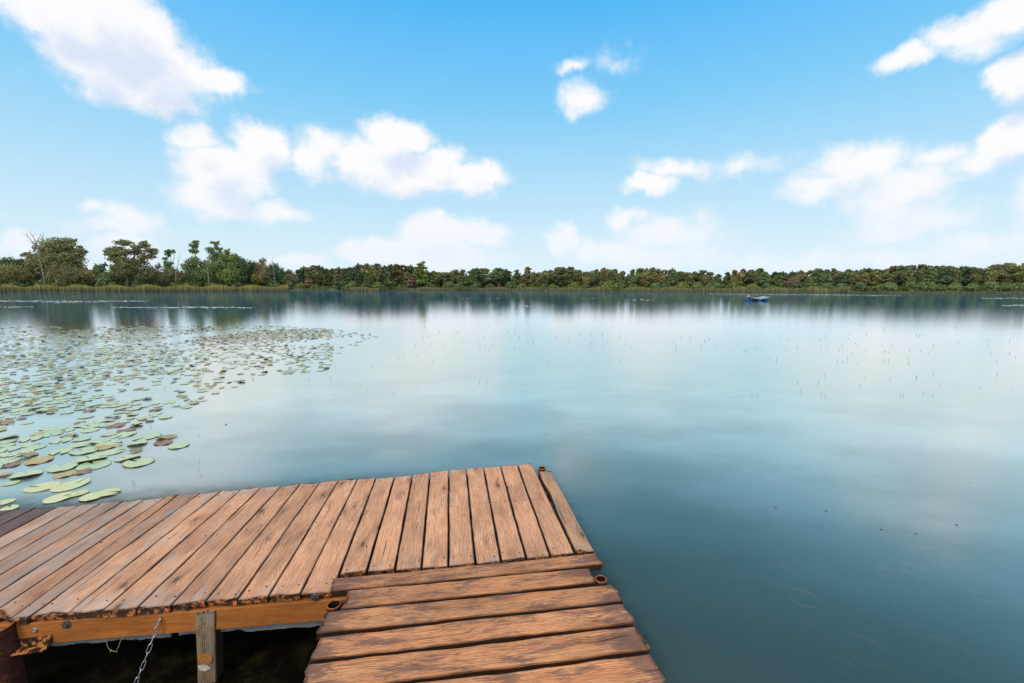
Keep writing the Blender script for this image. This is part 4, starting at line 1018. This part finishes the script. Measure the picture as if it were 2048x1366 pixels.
PADS = {k: [pad_me(k, **kw) for kw in L_] for k, L_ in {
  'mint': [dict(), dict(wave=.02), dict(curl=.18), dict(wave=.03, notch=.5)], 'lime': [dict(), dict(wave=.02, notch=.45), dict(curl=.10)],
  'olive': [dict(curl=.35), dict(lift=.10, curl=.2), dict(lift=.2, wave=.06), dict(curl=.22, wave=.03)],
  'brown': [dict(curl=.2, wave=.06), dict(lift=.06, wave=.06), dict(wave=.05)], 'gold': [dict(wave=.05), dict(curl=.2, wave=.04)]}.items()}
n_ind = 0
def place_pad(kind, p, r, label, group, var=None, rz=None):
    me = random.choice(PADS[kind])[0] if var is None else PADS[kind][var][0]
    o = bpy.data.objects.new('lily_pad', me); col.objects.link(o); o.location = p; o.scale = (r, r, r); o.rotation_euler = (random.gauss(0, .01), random.gauss(0, .01), random.uniform(0, 6.28) if rz is None else rz)
    tag(o, label, 'lily pad', group); return o
HERO = [(85, 974, 31, 'lime', 'yellow-green pad, left one of the pair floating side by side nearest the dock', 0), (142, 971, 33, 'lime', 'yellow-green pad with a dark crease, right one of the pair near the dock', 2),
 (120, 996, 27, 'lime', 'yellow-green pad with a notch, left end of the trio touching the dock edge', 1), (158, 988, 17, 'lime', 'smallest round yellow-green pad, middle of the trio at the dock edge', 0),
 (186, 994, 24, 'lime', 'large yellow-green pad right in the trio at the dock edge', 1), (214, 987, 24, 'lime', 'rightmost yellow-green pad by the dock edge, overlapping its neighbour', 0),
 (8, 1005, 18, 'lime', 'yellow-green pad cut by the left picture edge above the dark planks', 0), (20, 1017, 16, 'lime', 'yellow-green pad half hidden behind the dark planks at far left', 1),
 (54, 950, 29, 'mint', 'lone pale green pad with a dark rim left of the nearest cluster', 2), (256, 917, 24, 'mint', 'pale green pad with a curled dark rim, upper of two lying apart at right', 2),
 (277, 926, 30, 'mint', 'pale green pad, lower of two lying apart at the right of the patch', 1), (125, 936, 28, 'mint', 'pale green pad left of the large central pale one', 3),
 (181, 918, 32, 'mint', 'large pale green pad with an upturned olive edge', 2), (188, 931, 32, 'mint', 'largest pale green pad in front of the upturned one', 0),
 (131, 950, 20, 'gold', 'yellow dying pad tucked under the pale green ones', 0), (161, 890, 22, 'mint', 'pale cream-green pad above the cluster of big pads', 1),
 (168, 903, 26, 'mint', 'pale green pad with an orange edge at its left', 3), (209, 897, 16, 'gold', 'orange-yellow curled pad left of its orange neighbour', 1), (231, 892, 12, 'gold', 'small orange pad right of the orange-yellow curled one', 0),
 (222, 905, 24, 'mint', 'pale green pad just below the orange-yellow ones', 1), (295, 874, 26, 'mint', 'pale green pad at the top of the small group to the right', 0), (357, 892, 22, 'mint', 'pale green pad at the right end of the small right-hand group', 3),
 (332, 876, 20, 'olive', 'dark-edged curled pad in the middle of the small right-hand group', 0), (275, 888, 20, 'mint', 'pale green pad at the left of the small right-hand group', 2),
 (272, 903, 12, 'olive', 'small curled ring-shaped pad alone in clear water', 2), (327, 886, 19, 'brown', 'purple-brown sinking pad in the small right-hand group', 2),
 (200, 884, 18, 'mint', 'pale green pad with a dark notch above the orange pads', 2), (57, 912, 18, 'olive', 'very dark olive rolled pad in the left cluster', 2), (78, 922, 26, 'gold', 'yellow-streaked pad in front of the dark rolled one', 0),
 (10, 951, 13, 'gold', 'orange crumpled pad near the left picture edge', 1), (22, 967, 15, 'mint', 'pale sunken pad near the left picture edge', 0), (165, 945, 16, 'brown', 'torn orange-brown pad at the lower rim of the largest pale pad', 0),
 (312, 820, 13, 'brown', 'pinkish brown pad floating at the outer right edge of the patch', 2), (178, 822, 13, 'brown', 'deep red-brown pad amid pale ones', 0), (10, 843, 16, 'brown', 'reddish pad with dark rim at the left picture edge', 1)]
occupied = []
for i, (u, v, ru, kind, lab, var) in enumerate(HERO):
    p = at(u, v); r = (at(u + ru, v) - at(u - ru, v)).length / 2 * .95; p.z = .006 + .0015 * (i % 6); occupied.append((p.x, p.y, r))
    place_pad(kind, p, r, lab, 'big lily pads nearest the dock', var); n_ind += 1
poly = [(-300, 655), (300, 652), (560, 652), (690, 660), (760, 672), (700, 700), (690, 725), (640, 742), (520, 752), (440, 790), (380, 815), (300, 850), (250, 880), (180, 900), (60, 930), (-60, 950), (-300, 930)]
PW = [(at(u, v).x, at(u, v).y) for u, v in poly]
def inside(x, y, P):
    c = False; j = len(P) - 1
    for i in range(len(P)):
        if (P[i][1] > y) != (P[j][1] > y) and x < (P[j][0] - P[i][0]) * (y - P[i][1]) / (P[j][1] - P[i][1]) + P[i][0]: c = not c
        j = i
    return c
def px_of(p):
    c_, s_ = math.cos(PITCH), math.sin(PITCH); dz = p[2] - CAMH; f = p[1] * c_ - dz * s_; up_ = p[1] * s_ + dz * c_
    return 1024 + FPX * p[0] / f, 683 - FPX * up_ / f
from mathutils import noise as mn
cand = []
xs_ = [q_[0] for q_ in PW]; ys_ = [q_[1] for q_ in PW]
random.seed(101)
tries = 0
while tries < 60000:
    tries += 1; x = random.uniform(min(xs_), max(xs_)); y = random.uniform(min(ys_), max(ys_))
    if not inside(x, y, PW): continue
    u, v = px_of((x, y, 0))
    if u < -60: continue
    dn_ = .5 + .8 * mn.noise(Vector((x * .35, y * .35, 0))) + .4 * mn.noise(Vector((x * 1.1, y * 1.1, 3)))
    e = min(abs(u - px_of((q_[0], q_[1], 0))[0]) for q_ in PW)
    base = .31
    if 380 < u < 690 and 655 < v < 695: base = 1.3 * max(.35, 1 - abs(v - (678 - (u - 380) * .02)) / 22)
    elif v < 668: base = .2
    elif v > 800: base = .8
    if u > 665: base *= .10
    elif u > 420 and v > 700: base *= .55
    if random.random() > base * dn_ * 1.5: continue
    cand.append((x, y, u, v))
cells = {}; keep = []
for x, y, u, v in cand:
    rr_ = random.uniform(.10, .15) if v > 850 else random.uniform(.066, .112); k = (int(x / .3), int(y / .3)); ok = True
    for dx in (-1, 0, 1):
        for dy in (-1, 0, 1):
            for (X_, Y_, R_) in cells.get((k[0] + dx, k[1] + dy), []):
                if math.hypot(x - X_, y - Y_) < (rr_ + R_) * .66: ok = False
    if ok and all(math.hypot(x - X_, y - Y_) > (rr_ + R_) * .75 for X_, Y_, R_ in occupied): cells.setdefault(k, []).append((x, y, rr_)); keep.append((x, y, rr_, u, v))
keep.sort(key=lambda q_: q_[1])
def pad_kind(u, v):
    r = random.random()
    if v < 700 and u > 380: return 'olive' if r < .58 else 'gold' if r < .76 else 'brown' if r < .84 else 'mint'
    if v < 800: return 'olive' if r < .42 else 'gold' if r < .47 else 'brown' if r < .52 else 'mint'
    return 'mint' if r < .74 else 'olive' if r < .88 else 'brown' if r < .94 else 'gold'
SH = {'mint': 'flat pale green pad', 'olive': 'olive-brown pad with curled edge', 'brown': 'reddish-brown withered pad', 'gold': 'yellowing pad'}
def pzone(u, v):
    a = ['far left', 'left', 'mid-left', 'middle', 'right', 'far right'][min(5, int(max(0, u) / 75))]
    b = 'nearest' if v > 870 else 'second-nearest' if v > 835 else 'third-nearest' if v > 805 else 'middle' if v > 775 else 'farther' if v > 745 else 'farthest single-pad'
    return '%s band of the patch, %s' % (b, a)
PEND = []
print('PADS', len(keep))
KV = []; KF = []; KM = []; mats_m = ['mint', 'olive', 'brown', 'gold']
for i, (x, y, r, u, v) in enumerate(keep):
    kd = pad_kind(u, v); r *= {'olive': .78, 'brown': .8, 'gold': .8}.get(kd, 1.0); z = .005 + random.uniform(0, .008)
    if n_ind < 300 and u > -20:
        o = place_pad(kd, Vector((x, y, z)), r, 'x', 'lily pads of the floating patch'); PEND.append((o, (SH[kd], pzone(u, v)))); n_ind += 1
    else:
        me, V, F3 = random.choice(PADS[kd]); a = random.uniform(0, 6.28); ca, sa = math.cos(a), math.sin(a); b = len(KV)
        KV += [(x + r * (ca * vx - sa * vy), y + r * (sa * vx + ca * vy), z + r * vz) for vx, vy, vz in V]
        KF += [tuple(b + q_ for q_ in f) for f in F3]; KM += [mats_m.index(kd)] * len(F3)
settle_labels(); PEND = []
me = bpy.data.meshes.new('lily_pads'); me.from_pydata(KV, [], KF)
for k in mats_m: me.materials.append(PM[k])
me.polygons.foreach_set('material_index', KM); me.polygons.foreach_set('use_smooth', [True] * len(KF)); me.update()
tag(link('lily_pads', me), 'far part of the lily pad patch, mixed green and brown pads', 'lily pads', kind='stuff')
# pale streaks of pads far out
KV = []; KF = []
for (u0, u1, v, tv, n) in [(-60, 232, 585.0, .35, 500), (-60, 300, 603, 1.4, 420), (-60, 60, 614.5, .7, 90), (225, 500, 615.6, .9, 260), (355, 500, 584.8, .15, 60), (1420, 1800, 589.5, .9, 800), (1250, 1310, 600, .8, 40), (1160, 1200, 597.5, .5, 20),
                           (660, 760, 583.6, .3, 120), (780, 915, 581.9, .12, 200), (580, 680, 579.9, .12, 140), (1960, 2060, 596.8, .5, 120), (2005, 2080, 611.3, .7, 130), (920, 1000, 597.5, .9, 25), (1040, 1070, 613, .5, 10)]:
    for _ in range(n):
        t = random.random(); u = u0 + (u1 - u0) * t; vv = v + random.gauss(0, .55) * tv * (.3 + math.sin(math.pi * t)) + tv * .5 * math.sin(t * 9 + u0)
        if u0 == 1420: vv += (t - .5) * 3.2
        p = at(u, vv); r = random.uniform(.10, .26); b = len(KV); a0 = random.uniform(0, 1)
        KV.append((p.x, p.y, .02)); KV += [(p.x + r * math.cos(a0 + k * .785), p.y + r * math.sin(a0 + k * .785), .012 + .035 * random.random()) for k in range(8)]
        KF += [(b, b + 1 + k, b + 1 + (k + 1) % 8) for k in range(8)]
me = bpy.data.meshes.new('lily_pads'); me.from_pydata(KV, [], KF); me.materials.append(PM['pale']); me.update()
tag(link('lily_pads', me), 'thin pale streaks of lily pads far out near the shores', 'lily pads', kind='stuff')

# ------------------------------------------------------------------ plant stems and specks in the open water
M['stem'] = simple('dead_brown_stem', lin(92, 80, 68), lin(128, 112, 96), 60, .8)
random.seed(55)
stem_me = []
for k in range(5):
    mb = MB(); h = 1.0; b1, b2 = random.uniform(-.18, .18), random.uniform(-.3, .3)
    mb.tube([(0, 0, -.3), (b1 * .4, 0, .4), (b1, .05, .8), (b1 + b2 * .4, .05, 1.0)], [.055, .05, .045, .03], 5)
    if k == 3: mb.tube([(b1, .05, .75), (b1 + .3, .1, .95)], [.04, .02], 4)
    stem_me.append(mb.mesh('plant_stem', [M['stem']], True))
def stem(u, v, hpx, label, group):
    p = at(u, v); h = hpx * p.y / FPX
    o = bpy.data.objects.new('plant_stem', random.choice(stem_me)); col.objects.link(o); o.location = p; s_ = max(h, .035)
    wsc = max(s_ * .30, .0060 * p.y); o.scale = (wsc * 1.0, wsc * 1.0, s_); o.rotation_euler = (random.gauss(0, .12), random.gauss(0, .12), random.uniform(0, 6.28)); tag(o, label, 'stem', group); return o
for (u, v, h, lab) in [(266, 968, 9, 'dark stem, left of two side by side between pads and dock'), (270, 968, 9, 'dark stem, right of two side by side between pads and dock'), (398, 942, 7, 'short stem just above the bent one near the dock'), (403, 953, 7, 'bent dark twig poking out near the dock edge'),
        (303, 856, 8, 'upright brown stem right of the pad patch'), (397, 873, 5, 'short brown stem in clear water above the dock'), (399, 924, 4, 'tiny brown stem in clear water above the dock'), (225, 799, 9, 'brown stem sticking up beside a reddish pad'),
        (180, 777, 6, 'brown stem by the tan withered pad'), (330, 778, 8, 'tallest stem at the right fringe of the patch')]:
    stem(u, v, h, lab, 'plant stems around the lily pads')
for i in range(170):
    if i < 120: u = random.uniform(720, 2040); v = random.triangular(645, 730, 690) + (u - 1300) * .012
    elif i < 150: u = random.uniform(1500, 2040); v = random.uniform(720, 800)
    else: u = random.uniform(480, 1000); v = random.uniform(690, 800)
    if u < 840 and v < 700: u += 140
    z_ = ['far left', 'left', 'left of centre', 'centre', 'right of centre', 'right', 'far right', 'extreme right'][min(7, max(0, int((u - 480) / 195)))]
    o = stem(u, v, random.uniform(1.6, 3.8) if v < 720 else random.uniform(2.5, 6.5), 'x', 'plant stems in the open water')
    PEND.append((o, ('thin brown stem in open water', z_ + (' far water' if v < 690 else ' middle water' if v < 735 else ' nearer water')))); continue
    z_ = 'left' if u < 1000 else 'middle' if u < 1350 else 'right' if u < 1700 else 'far right'
    stem(u, v, random.uniform(2.5, 5.5) if v < 720 else random.uniform(3, 8), ('short' if v < 720 else 'taller') + ' thin brown stem poking out of open water in the ' + z_ + (' distance' if v < 720 else ' middle distance'), 'plant stems in the open water')
settle_labels(); PEND = []
mb = MB(); mb.add([(-1, 0, .2), (-.3, .5, .35), (.8, .35, .2), (1, -.2, .3), (.1, -.5, .25), (0, 0, .6), (0, 0, -.4)], [(0, 5, 1), (1, 5, 2), (2, 5, 3), (3, 5, 4), (4, 5, 0), (1, 6, 0), (2, 6, 1), (3, 6, 2), (4, 6, 3), (0, 6, 4)])
sm = mb.mesh('leaf_fragment', [M['stem']])
for i in range(46):
    if i < 8: u, v = [(1551, 1015), (1780, 1210), (1913, 1050), (1762, 1059), (1831, 1068), (1652, 1022), (352, 938), (452, 923)][i]; r = .010
    else: u = random.uniform(420, 2040); v = random.uniform(780, 1330); r = random.uniform(.002, .005)
    if u < 1330 and v > 915 - (u - 440) * .08 : v = random.uniform(780, 900)
    p = at(u, v); o = bpy.data.objects.new('leaf_fragment', sm); col.objects.link(o); o.location = p; o.scale = (r * p.y / 3,) * 3; o.rotation_euler = (0, 0, random.uniform(0, 6.28))
    tag(o, 'x', 'debris', 'leaf fragments on the water')
    PEND.append((o, (('dark' if r > .006 else 'tiny dark') + ' leaf fragment', 'on the ' + ('near right water' if u > 1330 and v > 950 else 'open water beyond the dock'))))
settle_labels()
